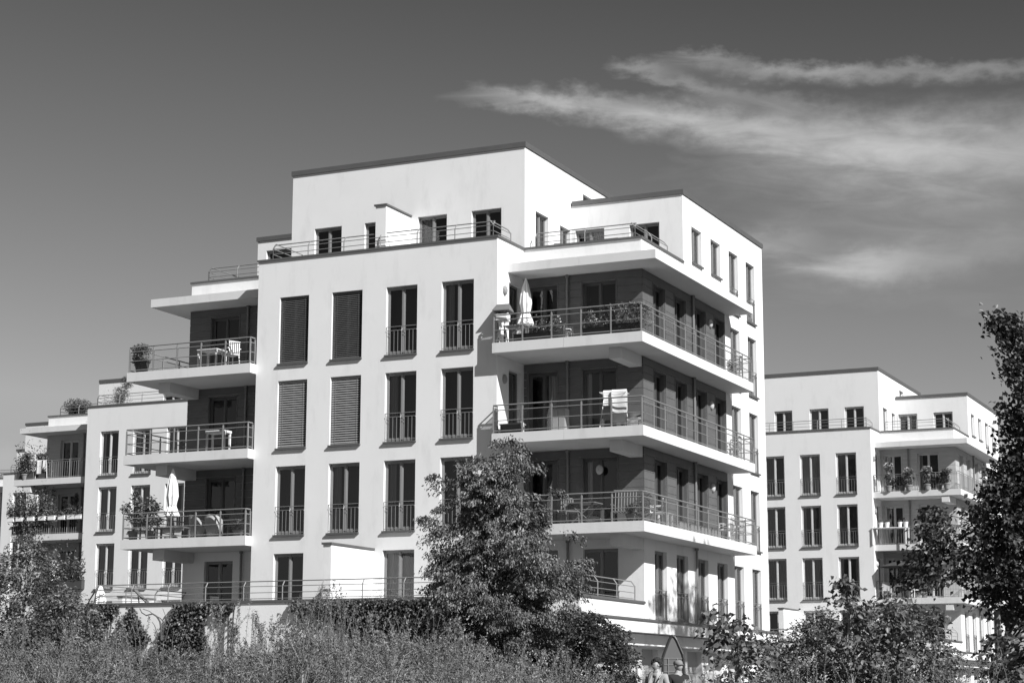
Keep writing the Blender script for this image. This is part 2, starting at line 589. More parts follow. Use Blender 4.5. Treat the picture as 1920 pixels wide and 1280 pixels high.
def bent_railing(par, segs, z, h=.62, name='roof_railing', lean=.1, closed_ends=True):
    """low horizontal-bar railing with posts that bend inwards at the top. segs: (a, b, inward normal)"""
    r = MB()
    for (a, b, nrm) in segs:
        L = math.hypot(b[0]-a[0], b[1]-a[1])
        lv = [(.06, 0), (.06+(h-.06)*.34, 0), (.06+(h-.06)*.7, 0), (h, lean)]
        for hh, ln in lv:
            top = hh == h
            r.tube((a[0]+nrm[0]*ln, a[1]+nrm[1]*ln, z+hh), (b[0]+nrm[0]*ln, b[1]+nrm[1]*ln, z+hh), .02 if top else .013)
        n = max(1, round(L/1.5))
        for i in range(n+1):
            t = i/n; x = a[0]+(b[0]-a[0])*t; y = a[1]+(b[1]-a[1])*t
            k = z+.06+(h-.06)*.72
            r.tube((x, y, z-.03), (x, y, k), .02, 6)
            r.tube((x, y, k), (x+nrm[0]*lean, y+nrm[1]*lean, z+h), .02, 6)
    return r.build(name, 'steel', par)


def cladding(par, P, u0, u1, z0, z1, holes, mt, h=.27):
    mb = MB()
    n = round((z1-z0)/h); h = (z1-z0)/n
    for i in range(n):
        a, b = z0+i*h+.006, z0+(i+1)*h-.006
        cuts = [(u0, u1)]
        for hh in holes:
            if hh[2] < b and hh[3] > a:
                new = []
                for (s, e) in cuts:
                    if hh[0]-.05 > s: new.append((s, min(e, hh[0]-.05)))
                    if hh[1]+.05 < e: new.append((max(s, hh[1]+.05), e))
                cuts = [c for c in new if c[1]-c[0] > .01]
        for (s, e) in cuts: pbox(mb, P, s, e, a, b, -.035, -.012)
    # vertical corner and opening trims
    for hh in holes:
        for u in (hh[0]-.048, hh[1]+.004):
            pbox(mb, P, u, u+.044, max(hh[2], z0), min(hh[3]+.0, z1), -.045, .0)
        pbox(mb, P, hh[0]-.048, hh[1]+.048, hh[3]+.002, hh[3]+.05, -.045, .0)
    return mb.build('cladding', mt, par)


FW = [(-8.48, -7.29), (-6.36, -5.15), (-4.21, -3.01), (-2.08, -.87)]
SW = [(3.1, 4.24), (5.2, 6.35), (7.33, 8.47), (9.45, 10.6), (11.41, 12.53), (13.52, 14.61)]
TOPS = [14.77, 11.79, 8.79]           # window heads of the three upper storeys
SLAB = [12.11, 9.10, 6.08]            # slab undersides


def building(label, dx, dy, style, tall=True, main=False, seed=1):
    global rnd
    rnd = random.Random(seed)
    B = thing('apartment_building', label, 'building', (dx, dy, 0))
    pl = 'plaster' if main else 'plaster2'
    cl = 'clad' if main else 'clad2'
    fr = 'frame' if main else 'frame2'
    rs = 'tube' if main else 'bars'
    w = MB()
    # ---- front block
    hF = []
    for (a, b) in FW:
        for t in TOPS: hF.append((a, b, t-2.37, t))
    ground = [FW[0], FW[2], FW[3]] if main else FW
    hF += [(a, b, 3.42, 5.78) for a, b in ground]
    wall(w, PF(0), -9.39, 0, 3.0, 16.12, hF)
    hS = [(.93, 1.88, t-2.3, t-.02) for t in TOPS]
    wall(w, PX(0), 0, 2.12, 3.0, 16.12, hS)
    w.quad((-9.39, 0, 3), (-9.39, 2.12, 3), (-9.39, 2.12, 16.12), (-9.39, 0, 16.12))
    # ---- recessed walls with cladding
    hRR = []
    for t in TOPS + [5.78]:
        hRR += [(.18, 1.27, t-2.33, t), (2.18, 3.42, t-2.33, t)]
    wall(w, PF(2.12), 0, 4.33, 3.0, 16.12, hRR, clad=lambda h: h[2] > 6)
    hRL = [(-12.75, -11.53, t-2.33, t-.02) for t in TOPS+[5.78]]
    wall(w, PF(2.12), -13.69, -9.39, 3.0, 16.12, hRL, clad=lambda h: h[2] > 6)
    # ---- right side wall
    hX = []
    for t in TOPS:
        for k, (a, b) in enumerate(SW): hX.append((a, b, t-2.33, t-.02 if k < 4 else t-.05))
    for (a, b) in SW: hX.append((a, b, 3.49, 5.75))
    h1 = [h for h in hX if h[1] < 6.6]
    # first two bays stop below the roof terrace, the rest carry the top storey
    wall(w, PX(4.33), 2.12, 6.4, 3.0, 16.12, h1, clad=lambda h: h[2] > 6)
    hTop = [(7.18, 8.27, 16.36, 17.67), (9.28, 10.38, 16.36, 17.67), (11.38, 12.47, 15.33, 17.67), (13.45, 14.53, 15.33, 17.67)]
    wall(w, PX(4.33), 6.4, 15.55, 3.0, 18.65, [h for h in hX if h[1] > 6.6]+hTop, clad=lambda h: 6 < h[2] < 15 and h[1] < 10.7)
    w.quad((0, 6.27, 16.0), (0, 6.27, 16.0), (0, 6.27, 16.0), (0, 6.27, 16.0))
    # R block front, plus the left low block
    hRB = [(.17, 1.31, 15.62, 17.72), (2.29, 3.44, 15.62, 17.72)]
    wall(w, PF(6.27), 0, 4.33, 15.6, 18.65, hRB)
    w.quad((4.33, 6.27, 16.1), (4.33, 6.4, 16.1), (4.33, 6.4, 18.65), (4.33, 6.27, 18.65))
    xl = -9.42
    if not tall: xl = 0
    wall(w, PF(6.27), -13.5, xl, 15.6, 18.65, [(-13.1, -9.9, 15.7, 18.25)] if main else [(-9.0, -7.8, 15.62, 17.7), (-5.0, -3.8, 15.62, 17.7)] if not tall else [(-12.6, -11.4, 15.62, 17.7)])
    w.quad((-13.5, 6.27, 15.6), (-13.5, 15.5, 15.6), (-13.5, 15.5, 18.65), (-13.5, 6.27, 18.65))
    # outer left wall, back wall, roofs
    w.quad((-13.69, 2.12, 3), (-13.69, 15.55, 3), (-13.69, 15.55, 16.12), (-13.69, 2.12, 16.12))
    w.quad((-13.69, 15.55, 3), (4.33, 15.55, 3), (4.33, 15.55, 18.65), (-13.69, 15.55, 18.65))
    # ---- penthouse
    if tall:
        hP = [(-8.45, -7.31, 15.65, 17.75), (-6.36, -5.25, 15.65, 17.75), (-4.19, -3.03, 15.65, 17.75), (-2.06, -.9, 15.65, 17.75)]
        wall(w, PF(2.2), -9.42, 0, 15.6, 19.84, hP)
        hPX = [(3.12, 4.23, 15.65, 17.75), (5.26, 6.2, 16.35, 17.72), (7.41, 8.5, 18.9, 19.4)]
        wall(w, PX(0), 2.2, 13.0, 15.6, 19.84, hPX)
        w.quad((-9.42, 2.2, 15.6), (-9.42, 13, 15.6), (-9.42, 13, 19.84), (-9.42, 2.2, 19.84))
        w.quad((-9.42, 13, 15.6), (0, 13, 15.6), (0, 13, 19.84), (-9.42, 13, 19.84))
    w.build('wall', [pl, 'dark', cl], B)
    rf = MB()
    rf.box(-9.3, -.1, .2, 2.25, 15.5, 15.6); rf.box(-13.6, 4.2, 2.3, 15.4, 15.5, 15.6)
    rf.box(-13.45, 4.28, 6.32, 15.5, 18.5, 18.6)
    if tall: rf.box(-9.38, -.05, 2.25, 12.95, 19.7, 19.8)
    rf.build('roof', 'roof', B)
    cp = MB(); o = .05
    # parapet copings (front block, wings) and roof copings
    for (x0, x1, y0, y1, z, t) in [(-9.39-o, 0+o, -o, .25, 16.122, .075), (-.25, o, .25, 2.12, 16.122, .075),
                                   (o, 4.33+o, 2.12-o, 2.37, 16.122, .075), (4.08, 4.33+o, 2.37, 6.27, 16.122, .075),
                                   (-13.69-o, -9.39, 2.12-o, 2.37, 16.122, .075), (-13.69-o, -13.44, 2.37, 15.5, 16.122, .075),
                                   (-9.39-o, -9.14, .25, 2.12, 16.122, .075),
                                   (0.0+(o if tall else -13.5), 4.33+o, 6.27-o, 6.52, 18.652, .17), (4.08, 4.33+o, 6.52, 15.6, 18.652, .17)]:
        cp.box(x0, x1, y0, y1, z, z+t)
    if tall:
        cp.box(-13.5-o, -9.42, 6.27-o, 6.52, 18.652, 18.82); cp.box(-13.5-o, -13.25, 6.52, 15.5, 18.652, 18.82)
        cp.box(-9.42-o, o, 2.2-o, 2.45, 19.842, 20.02); cp.box(-.25, o, 2.45, 13.05, 19.842, 20.02); cp.box(-9.42-o, -9.2, 2.45, 13.05, 19.842, 20.02)
    else:
        cp.box(-13.5-o, -13.25, 6.52, 15.5, 18.652, 18.82)
    cp.build('coping', 'coping', B)
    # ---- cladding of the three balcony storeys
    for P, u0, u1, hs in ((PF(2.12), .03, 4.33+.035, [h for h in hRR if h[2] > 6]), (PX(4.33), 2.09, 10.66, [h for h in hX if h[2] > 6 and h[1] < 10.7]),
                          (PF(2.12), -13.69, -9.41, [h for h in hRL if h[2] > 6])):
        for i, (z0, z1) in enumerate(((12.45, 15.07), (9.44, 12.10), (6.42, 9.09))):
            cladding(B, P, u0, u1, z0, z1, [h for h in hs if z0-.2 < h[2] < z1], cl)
    if not main:
        pass
    # ---- windows
    cur = [None, ('curtain', (.02, .3)), ('sheer', (.03, .97)), ('sheer', (.03, .97)), ('curtain', (.02, .2), (.8, .98)), ('curtain', (.72, .98)), ('sheer', (.03, .45)), ('curtain', (.03, .97))]
    for ci, (a, b) in enumerate(FW):
        for ri, t in enumerate(TOPS):
            bl = None
            if main and ci < 2 and ri == 0: bl = 'blind'
            if main and ci < 2 and ri == 1: bl = 'blind2'
            c = None if bl else rnd.choice(cur) if not main else rnd.choice([None, None, ('sheer', (.03, .3)), None])
            window(B, PF(0), a, b, t-2.37, t, rail=None if bl else 1, curtain=c, blind=bl, frame=fr)
    for (a, b) in ground:
        c = ('sheer', (.03, .97)) if main and a == FW[2][0] else rnd.choice(cur)
        if main and a == FW[0][0]: c = None
        window(B, PF(0), a, b, 3.42, 5.78, curtain=c, frame=fr)
    for h in hS: window(B, PX(0), *h, sill=False, frame=fr, curtain=('sheer', (.5, .95)), mull=False)
    fd = 'framedark' if main else fr
    for h in hRR: window(B, PF(2.12), *h, sill=False, frame=fd if h[2] > 6 else fr, curtain=rnd.choice([None, None, ('curtain', (.02, .2)), ('sheer', (.6, .98))]))
    for h in hRL: window(B, PF(2.12), *h, sill=False, frame=fd if h[2] > 6 else fr, curtain=rnd.choice([None, ('curtain', (.35, .5))]))
    for h in hX:
        k = [i for i, s in enumerate(SW) if s[0] == h[0]][0]
        r = 1 if (h[2] < 5 or k == 5) else None
        window(B, PX(4.33), *h, sill=(k > 3 or h[2] < 5), rail=r, frame=fd if h[2] > 6 and k < 4 else fr, curtain=('curtain' if rnd.random() < .4 else 'sheer', (.02, .98)) if rnd.random() < (.6 if k < 4 and h[2] > 6 else 1) else None)  # extra curtains, also in the top storey, stand in for bright reflections in the glass
    for i, h in enumerate(hTop): window(B, PX(4.33), *h, rail=1 if i > 1 else None, frame=fr, curtain=('curtain', (.05, .95)))
    for h in hRB: window(B, PF(6.27), *h, sill=False, frame=fr, curtain=('sheer', (.55, .98)) if h[0] < 1 else None)
    if main: window(B, PF(6.27), -13.1, -9.9, 15.7, 18.25, sill=False, frame=fr)
    if not tall:
        for a in (-9.0, -5.0): window(B, PF(6.27), a, a+1.2, 15.62, 17.7, sill=False, frame=fr)
    if tall:
        for i, h in enumerate(hP): window(B, PF(2.2), *h, sill=False, frame=fr, curtain=[None, ('sheer', (.4, .98)), ('sheer', (.03, .5)), None][i])
        for h in hPX: window(B, PX(0), *h, sill=False, frame=fr, curtain=('curtain', (.05, .95)))
    # ---- balconies, each with its railing and glass
    e = .06
    yf = -.39 if main else .2
    xr, xL = (5.31, -14.65) if main else (5.0, -14.3)
    for z in SLAB:
        for side in (1, -1):
            mb = MB()
            t = .335
            if side == 1:
                mb.box(0.002, 2.57, yf, 2.118, z, z+t); mb.box(2.578, xr, yf, 2.118, z, z+t)
                mb.box(4.332, xr, 2.12, 6.6, z, z+t); mb.box(4.332, xr, 6.607, 11.05, z, z+t)
                mb.box(3.9, 4.33, .25, 2.08, z-.37, z-.001)
                b_ = mb.build('balcony', 'concrete', B)
                sg = [((.04, yf+.06), (xr-.06, yf+.06)), ((xr-.06, yf+.06), (xr-.06, 10.99)), ((xr-.06, 10.99), (4.4, 10.99))]
                if main: sg.append(((.04, yf+.06), (.04, -.03)))
                slab_railing(b_, sg, z+t, rs)
            else:
                mb.box(-12.0, -9.392, yf, 2.118, z, z+t); mb.box(xL, -12.007, yf, 2.118, z, z+t)
                mb.box(xL, -13.692, 2.12, 11.05, z, z+t)
                mb.box(-13.69, -13.2, .25, 2.08, z-.37, z-.001)
                b_ = mb.build('balcony', 'concrete', B)
                sg = [((xL+.06, yf+.06), (-9.45, yf+.06)), ((xL+.06, yf+.06), (xL+.06, 10.99))]
                if main: sg.append(((-9.45, yf+.06), (-9.45, -.03)))
                slab_railing(b_, sg, z+t, rs)
    c = MB()
    c.box(.002, 2.6, .84, 2.118, 15.08, 15.38); c.box(2.607, 5.32, .84, 2.118, 15.08, 15.38)
    c.box(4.332, 5.32, 2.12, 6.6, 15.08, 15.38); c.box(4.332, 5.32, 6.607, 11.15, 15.08, 15.38)
    c.build('canopy', 'concrete', B)
    c = MB()
    c.box(-12.0, -9.392, .84, 2.118, 15.08, 15.38); c.box(-14.6, -12.007, .84, 2.118, 15.08, 15.38); c.box(-14.6, -13.692, 2.12, 11.1, 15.08, 15.38)
    c.build('canopy', 'concrete', B)
    # ---- pipes and wall lamps
    for (x, y) in ((1.66, 2.03), (4.42, 7.0), (-11.12, 2.03)):
        for z0, z1 in ((12.45, 15.08), (9.44, 12.11), (6.42, 9.1), (3.4, 6.08)):
            p = MB(); p.tube((x, y, z0), (x, y, z1), .045, 10)
            p.tube((x, y, z1-.08), (x, y, z1-.003), .07, 10)
            p.tube((x, y, z0+1.3), (x, y, z0+1.34), .055, 10)
            p.build('drainpipe', 'pipe', B, smooth=False)
    for z in (14.4, 11.38, 8.38):
        for (x, y, ax) in ((.0, .55, 1), (4.365, 8.95, 1), (2.8, 2.085, 0) if z < 9 else (.0, .55, 1)):
            if z > 9 and (x, y) == (.0, .55) and ax == 1 and False: continue
            l = MB()
            for r_, d_ in ((.13, .03), (.11, .09), (.0, .12)): pass
            k = len(l.v)
            prof = [(.13, 0), (.13, .03), (.115, .07), (.06, .1), (.01, .105)]
            n = 12
            for (r_, d_) in prof:
                for i in range(n):
                    t_ = 2*PI*i/n
                    u_, v_ = r_*math.cos(t_), r_*1.25*math.sin(t_)
                    l.v.append((x+d_, y+u_, z+v_) if ax else (x+u_, y-d_, z+v_))
            for j in range(len(prof)-1):
                for i in range(n):
                    i2 = (i+1) % n
                    l.f.append((j*n+i, j*n+i2, (j+1)*n+i2, (j+1)*n+i)); l.mi.append(0)
            l.build('wall_lamp', 'wicker', B, smooth=True)
            if (x, y) == (.0, .55) and z < 9: pass
    # ---- roof railings
    bent_railing(B, [((-9.0, .3), (-.3, .3), (0, 1)), ((-.3, .3), (-.3, 1.7), (-1, 0)), ((-9.0, .3), (-9.0, 2.1), (1, 0))], 16.2, h=.6, lean=.12)
    bent_railing(B, [((.25, 2.55), (3.95, 2.55), (0, 1)), ((3.95, 2.55), (3.95, 5.7), (-1, 0))], 16.2, h=.6, lean=.12)
    bent_railing(B, [((-13.25, 2.55), (-9.45, 2.55), (0, 1)), ((-13.25, 2.55), (-13.25, 6.1), (1, 0))], 16.2, h=.6, lean=.12)
    # ---- divider walls
    if tall and main:
        d = MB(); d.box(-4.88, -4.47, .36, 2.198, 15.6, 17.78); d.box(-4.93, -4.42, .31, 2.197, 17.782, 17.84, 1)
        d.build('divider_wall', [pl, 'coping'], B)
    d = MB(); d.box(-4.84, -4.54, -2.82, -.002, 3.4, 5.79); d.box(-4.88, -4.5, -2.87, -.003, 5.792, 5.86, 1)
    d.build('divider_wall', [pl, 'coping'], B)
    # ---- podium with its terrace
    p = MB()
    p.box(-13.95, 4.33, -3.27, -3.05, 0, 3.95); p.box(4.1, 4.33, -3.05, 2.1, 3.0, 3.95); p.box(-13.95, -13.75, -3.05, 2.1, 3.0, 3.95)
    p.box(-13.95, 4.09, -3.05, 2.11, 2.6, 3.38, 2)
    p.box(-13.9, 4.1, 2.3, 15.5, 2.6, 2.98)
    p.box(4.335, 4.75, -2.95, 15.2, 3.0, 3.36)
    p.box(3.8, 4.34, -3.0, 15.2, 2.62, 2.98)
    hg = [(x, x+1.5, .25, 2.55) for x in (-1.2, 1.0, 3.2, 5.4, 7.6, 9.8, 12.0)]
    wall(p, PX(3.8), -3.0, 15.2, 0, 2.62, hg, depth=.25, niche=.5)
    p.box(-13.9, 3.78, 15.2, 15.5, 0, 2.6); p.box(-13.9, -13.7, -3.05, 15.2, 0, 2.6)
    po = p.build('podium', [pl, 'dark', 'roof'], B)
    for h in hg:
        g = MB(); pbox(g, PX(3.8), h[0], h[1], h[2], h[3], .2, .24)
        for k in range(1, 9): pbox(g, PX(3.8), h[0]+.02, h[1]-.02, h[2]+k*.26, h[2]+k*.26+.02, .185, .2)
        g.build('shutter', 'clad2', po)
    c = MB()
    c.box(-14.0, 4.38, -3.32, -3.0, 3.952, 4.03); c.box(4.05, 4.38, -3.0, 2.1, 3.952, 4.03); c.box(-14.0, -13.7, -3.0, 2.1, 3.952, 4.03)
    c.box(4.335, 4.8, -3.0, 15.25, 3.362, 3.43)
    c.build('coping', 'coping', B)
    bent_railing(B, [((-13.55, -3.12), (4.2, -3.12), (0, 1)), ((4.2, -3.12), (4.2, 1.6), (-1, 0)), ((-13.55, -3.12), (-13.55, 2.0), (1, 0))], 4.03, h=.62, name='terrace_railing', lean=.12)
    return B


main_b = building('large white stepped apartment building with dark cladding behind its balconies, filling the centre', 0, 0, 'tube', main=True, seed=3)
left_b = building('white apartment building with pale grey cladding, behind the left balconies of the large building', -27.38, 26.09, 'bars', tall=False, seed=5)
far_b = building('farthest white apartment building, a slice of it showing at the left edge of the photo', -52.65, 49.65, 'bars', seed=8)
right_b = building('white apartment building with grey boarded balconies, beyond the right edge of the large central building', -.45, 50.9, 'bars', seed=12)

# ------------------------------------------------------------------ ground
g = MB(); g.quad((-900, -300, 0), (900, -300, 0), (900, 1500, 0), (-900, 1500, 0)); struct(g.build('ground', 'meadow'))
g = MB(); g.box(7.5, 14.5, -90, 200, -.2, .004); struct(g.build('road', 'asphalt'))
g = MB(); g.box(4.9, 7.5, -30, 200, -.2, .12); g.box(14.5, 16.5, -30, 200, -.2, .12); struct(g.build('pavement', 'paving'))
g = MB(); g.box(-80, 4.9, -9, -6.5, -.2, .008); struct(g.build('footpath', 'paving'))


# ================================================================== furniture on the balconies
def fpos(px, Y=None, X=None, py=700):
    p = at(px, py, X=X, Y=Y)
    return p.x, p.y


def plastic_chair(label, loc, rz, mt='white', group=None):
    t = thing('garden_chair', label, 'chair', loc, rz, group)
    b = MB(); b.box(-.24, .24, -.23, .23, .41, .45); b.build('seat', mt, t, bevel=.01)
    b = MB()
    for i in range(6): b.box(-.22+i*.08, -.175+i*.08, .21+.0, .235, .46, .86)
    b.tube((-.24, .23, .88), (.24, .23, .88), .025); b.build('backrest', mt, t)
    for x in (-.21, .21):
        for y in (-.2, .2):
            b = MB(); b.tube((x, y, .41), (x*1.12, y*1.15, 0), .022); b.build('leg', mt, t)
    for x in (-.25, .25):
        b = MB(); b.box(x-.03, x+.03, -.2, .23, .63, .66); b.tube((x, -.19, .63), (x, -.19, .42), .02); b.build('armrest', mt, t)
    return t


def table(label, loc, w=.8, d=.8, h=.73, mt='white', rz=0, cross=False, t_=.035, cat='table'):
    t = thing('balcony_table', label, cat, loc, rz)
    b = MB(); b.box(-w/2, w/2, -d/2, d/2, h-t_, h); b.build('tabletop', mt, t, bevel=.006)
    if cross:
        for y in (-d/2+.08, d/2-.08):
            b = MB(); b.tube((-w/2+.08, y, 0), (w/2-.08, y, h-t_), .02); b.tube((w/2-.08, y+.02, 0), (-w/2+.08, y+.02, h-t_), .02); b.build('trestle', mt, t)
    else:
        for x in (-w/2+.05, w/2-.05):
            for y in (-d/2+.05, d/2-.05):
                b = MB(); b.box(x-.03, x+.03, y-.03, y+.03, 0, h-t_); b.build('leg', mt, t)
    return t


def pot(par, r, h, mt='clay', loc=(0, 0, 0)):
    m = MB(); m.lathe((0, 0, 0), [(r*.62, 0), (r*.68, h*.1), (r*.93, h*.82), (r*1.05, h*.83), (r*1.05, h), (r*.9, h), (r*.85, h*.93)], 18)
    return m.build('pot', mt, par, loc, smooth=False)


def ball_points(n, c, rad, rs=NP, shell=.35):
    d = rs.randn(n, 3); d /= np.linalg.norm(d, axis=1)[:, None]
    r = (shell+(1-shell)*rs.rand(n)**.5)
    return np.array(c)+d*r[:, None]*np.array(rad)


def potted(label, loc, blobs, n, leaf=(.07, .035), r=.2, h=.34, mt='leafshrub', potmat='clay', cat_='plant', stems=6, flowers=0, name='potted_plant', group=None):
    """blobs: (x, y, z, rx, ry, rz) above the pot rim"""
    t = thing(name, label, cat_, loc, 0, group)
    pot(t, r, h, potmat)
    per = max(8, n//len(blobs)); P = np.concatenate([ball_points(per, (b[0], b[1], h+b[2]), b[3:6], shell=.1) for b in blobs])
    V, F = leaves(P, leaf[0], leaf[1], .1)
    np_mesh('foliage', V, F, mt, t)
    s = MB()
    for b in blobs:
        m_ = (b[0]*.4, b[1]*.4, h+b[2]*.5)
        s.path([(0, 0, h-.05), m_, (b[0], b[1], h+b[2])], .012, 5)
        for k in range(stems):
            e = ball_points(1, (b[0], b[1], h+b[2]), b[3:6])[0]
            s.tube(m_, tuple(e), .006, 4)
    s.build('stem', 'bark', t)
    if flowers:
        P = np.concatenate([ball_points(flowers, (b[0], b[1], h+b[2]+.03), b[3:6], shell=.9) for b in blobs])
        V, F = leaves(P, .06, .06, -.5); np_mesh('flower', V, F, 'petal', t)
    return t


def planter(label, loc, L, n=500, flowers=60, hgt=.3, mt='clay', w=.2, h=.2, rz=0, leafm='leafshrub', group=None, name='planter_box', lf=(.06, .022)):
    t = thing(name, label, 'planter', loc, rz, group)
    b = MB()
    b.box(-L/2, L/2, -w/2, w/2, 0, h*.9); b.box(-L/2-.015, L/2+.015, -w/2-.015, w/2+.015, h*.9+.001, h)
    b.build('box', mt, t, bevel=.008)
    P = NP.rand(n, 3)*np.array([L, w*1.5, 1])-np.array([L/2, w*.75, 0]); P[:, 2] = h+np.abs(NP.randn(n))*hgt*.62*(.6+.6*np.sin(P[:, 0]*7)**2)
    V, F = leaves(P, lf[0], lf[1], -.3); np_mesh('foliage', V, F, leafm, t)
    if flowers:
        P = NP.rand(flowers, 3)*np.array([L, w*1.3, 1])-np.array([L/2, w*.65, 0]); P[:, 2] = h+.05+NP.rand(flowers)*hgt
        V, F = leaves(P, .05, .05, -.5); np_mesh('flower', V, F, 'petal', t)
    return t


def parasol(label, loc, h=2.3, z0=.75, r=.17, mt='offwhite', base='clay', rz=0, tilt=(0, 0)):
    t = thing('closed_parasol', label, 'parasol', loc, rz)
    t.rotation_euler = (tilt[0], tilt[1], rz)
    m = MB()
    m.lathe((0, 0, 0), [(r*.55, z0), (r*1.25, z0+.05), (r*1.0, z0+.22), (r*.62, z0+.42), (r*.95, z0+.75), (r*.8, h-.55), (r*.45, h-.2), (r*.22, h-.04)], 40, ripple=8, ramp=.2)
    m.build('canopy', mt, t, smooth=False)
    m = MB(); m.lathe((0, 0, 0), [(r*.3, h-.3), (r*.36, h-.16), (r*.2, h-.02), (.03, h), (.02, h+.04)], 24, ripple=8, ramp=.12); m.build('cap', mt, t)
    m = MB(); m.tube((0, 0, 0), (0, 0, z0+.3), .022, 8); m.build('pole', 'wood', t)
    m = MB(); m.lathe((0, 0, 0), [(.24, 0), (.25, .05), (.2, .08), (.05, .1), (.04, .3)], 18); m.build('base', base, t)
    m = MB(); m.lathe((0, 0, 0), [(r*.68, z0+.40), (r*.70, z0+.44)], 18); m.build('strap', 'greycloth', t)
    return t


z3, z2, z1 = 12.45, 9.44, 6.42
# -------- top corner balcony
x, y = fpos(986, Y=1.35, py=560)
parasol('closed striped parasol beside the bird table on the top corner balcony of the large building', (x, y, z3), 2.45, .85, .2, 'offwhite')
# bird table
x, y = fpos(943, Y=-.1, py=600)
t = thing('bird_table', 'white bird table with a small pitched roof, left end of the top corner balcony', 'bird table', (x, y, z3), .1)
m = MB(); m.box(-.2, .2, -.17, .17, .75, .98); m.build('house', 'white', t, bevel=.01)
m = MB()
k = len(m.v); m.v += [(-.3, -.24, 1.08), (.3, -.24, 1.08), (.3, .24, 1.08), (-.3, .24, 1.08), (-.22, 0, 1.34), (.22, 0, 1.34), (-.3, -.24, 1.11), (.3, -.24, 1.11), (.3, .24, 1.11), (-.3, .24, 1.11)]
m.f += [(0, 1, 2, 3), (0, 1, 7, 6), (1, 2, 8, 7), (2, 3, 9, 8), (3, 0, 6, 9), (6, 7, 5, 4), (8, 9, 4, 5), (7, 8, 5), (9, 6, 4)]; m.mi += [0]*9
m.build('roof', 'wood', t)
for sx_ in (-.17, .17):
    for sy_ in (-.14, .14):
        m = MB(); m.box(sx_-.015, sx_+.015, sy_-.015, sy_+.015, .98, 1.08); m.build('post', 'wood', t)
m = MB(); m.box(-.13, .13, -.11, .11, .98, 1.03); m.build('feed_tray', 'darkwood', t)
for sx_ in (-1, 1):
    m = MB(); m.tube((sx_*.06, 0, .75), (sx_*.2, -.1, 0), .022); m.build('leg', 'white', t)
x, y = fpos(958, Y=.1, py=600)
t = table('low grey bench table right beside the bird table on the top corner balcony', (x+.15, y+.1, z3), .75, .5, .62, 'wood')
for px, L, lab in ((1000, 1.3, 'long low planter overflowing with herbs under the striped parasol on the top corner balcony'), (1120, .9, 'planter of loose pale flowers near the middle of the top corner balcony')):
    x, y = fpos(px, Y=-.1, py=600)
    planter(lab, (x, y, z3), L, 420, 50, .35, 'darkwood', .3, .26)
for px, lab in ((1040, 'flowering pot plant just right of the third railing post on the top corner balcony'), (1105, 'tall loose flowering plant in a pot below the double window of the top corner balcony'), (1165, 'bushy shrub in a tub near the corner post of the top corner balcony')):
    x, y = fpos(px, Y=.02, py=600)
    potted(lab, (x, y, z3), [(0, 0, .15, .22, .2, .2), (.05, 0, .38, .14, .14, .2)], 260, (.05, .028), .17, .26, 'leafshrub', flowers=30, cat_='plant')
x, y = fpos(1066, Y=-.05, py=600)
t = plastic_chair('small white plastic chair among the flower pots of the top corner balcony', (x, y, z3), 2.2); t.scale = (.6, .6, .55)
# climbing plant on the corner of the railing
t = thing('climbing_plant', 'climbing plant tangled over the corner railing of the top corner balcony', 'plant', (5.22, -.3, z3))
P = []
for k in range(1500):
    u = abs(rnd.gauss(0, .55)); zz = rnd.uniform(.12, .98)
    zz = .97-abs(rnd.gauss(0, .25)) if rnd.random() < .6 else zz
    if rnd.random() < .62: P.append((-u*.95, rnd.gauss(.04, .05), zz))
    else: P.append((rnd.gauss(-.03, .05), u*.9, zz))
V, F = leaves(np.array(P), .06, .035, .3); np_mesh('foliage', V, F, 'leafshrub', t)
m = MB()
for k in range(14):
    a = rnd.uniform(-1, 0) if k % 2 else 0; b = 0 if k % 2 else rnd.uniform(0, .9)
    m.path([(0, .05, 0), (a*.4, b*.4+.04, .45), (a, b+.03, .93)], .006, 4)
m.build('stem', 'bark', t)
planter('long empty trough planter standing under the climbing plant of the top corner balcony', (4.5, 0.0, z3), 1.2, 60, 0, .1, 'darkwood', .3, .35)

# -------- middle corner balcony
x, y = fpos(1152, Y=-.02, py=770)
t = thing('drying_rack', 'folding drying rack on the middle corner balcony of the large building', 'drying rack', (x, y, z2), .15)
for yy in (-.25, .25):
    m = MB(); m.tube((-.42, yy, 0), (-.3, yy*.2, 1.15), .014); m.tube((.42, yy, 0), (.3, yy*.2, 1.15), .014); m.build('leg', 'white', t)
m = MB()
for k in range(8):
    yy = -.26+k*.075; m.tube((-.42, yy, 1.12), (.42, yy, 1.12), .006, 5)
m.tube((-.42, -.28, 1.12), (-.42, .28, 1.12), .01); m.tube((.42, -.28, 1.12), (.42, .28, 1.12), .01)
m.build('rail', 'white', t)


def cloth(label, cat_, loc, w, h1, h2, mt, rz=0, name='towel', thick=.1):
    t = MB(); n = 14
    def pr(u):
        return .018*math.sin(u*9+w*5)
    rows = [(-.06-.02, -h1), (-.07, -h1*.5), (-.055, -.05), (0, .0), (.055, -.05), (.07, -h2*.5), (.09, -h2)]
    for i in range(n):
        ua, ub = -w/2+w*i/n, -w/2+w*(i+1)/n
        for (ya, za), (yb, zb) in zip(rows[:-1], rows[1:]):
            t.quad((ua, ya+pr(ua), za), (ub, ya+pr(ub), za), (ub, yb+pr(ub), zb), (ua, yb+pr(ua), zb))
    o = t.build(name, mt, None, loc, rz)
    return tag(o, label, cat_)


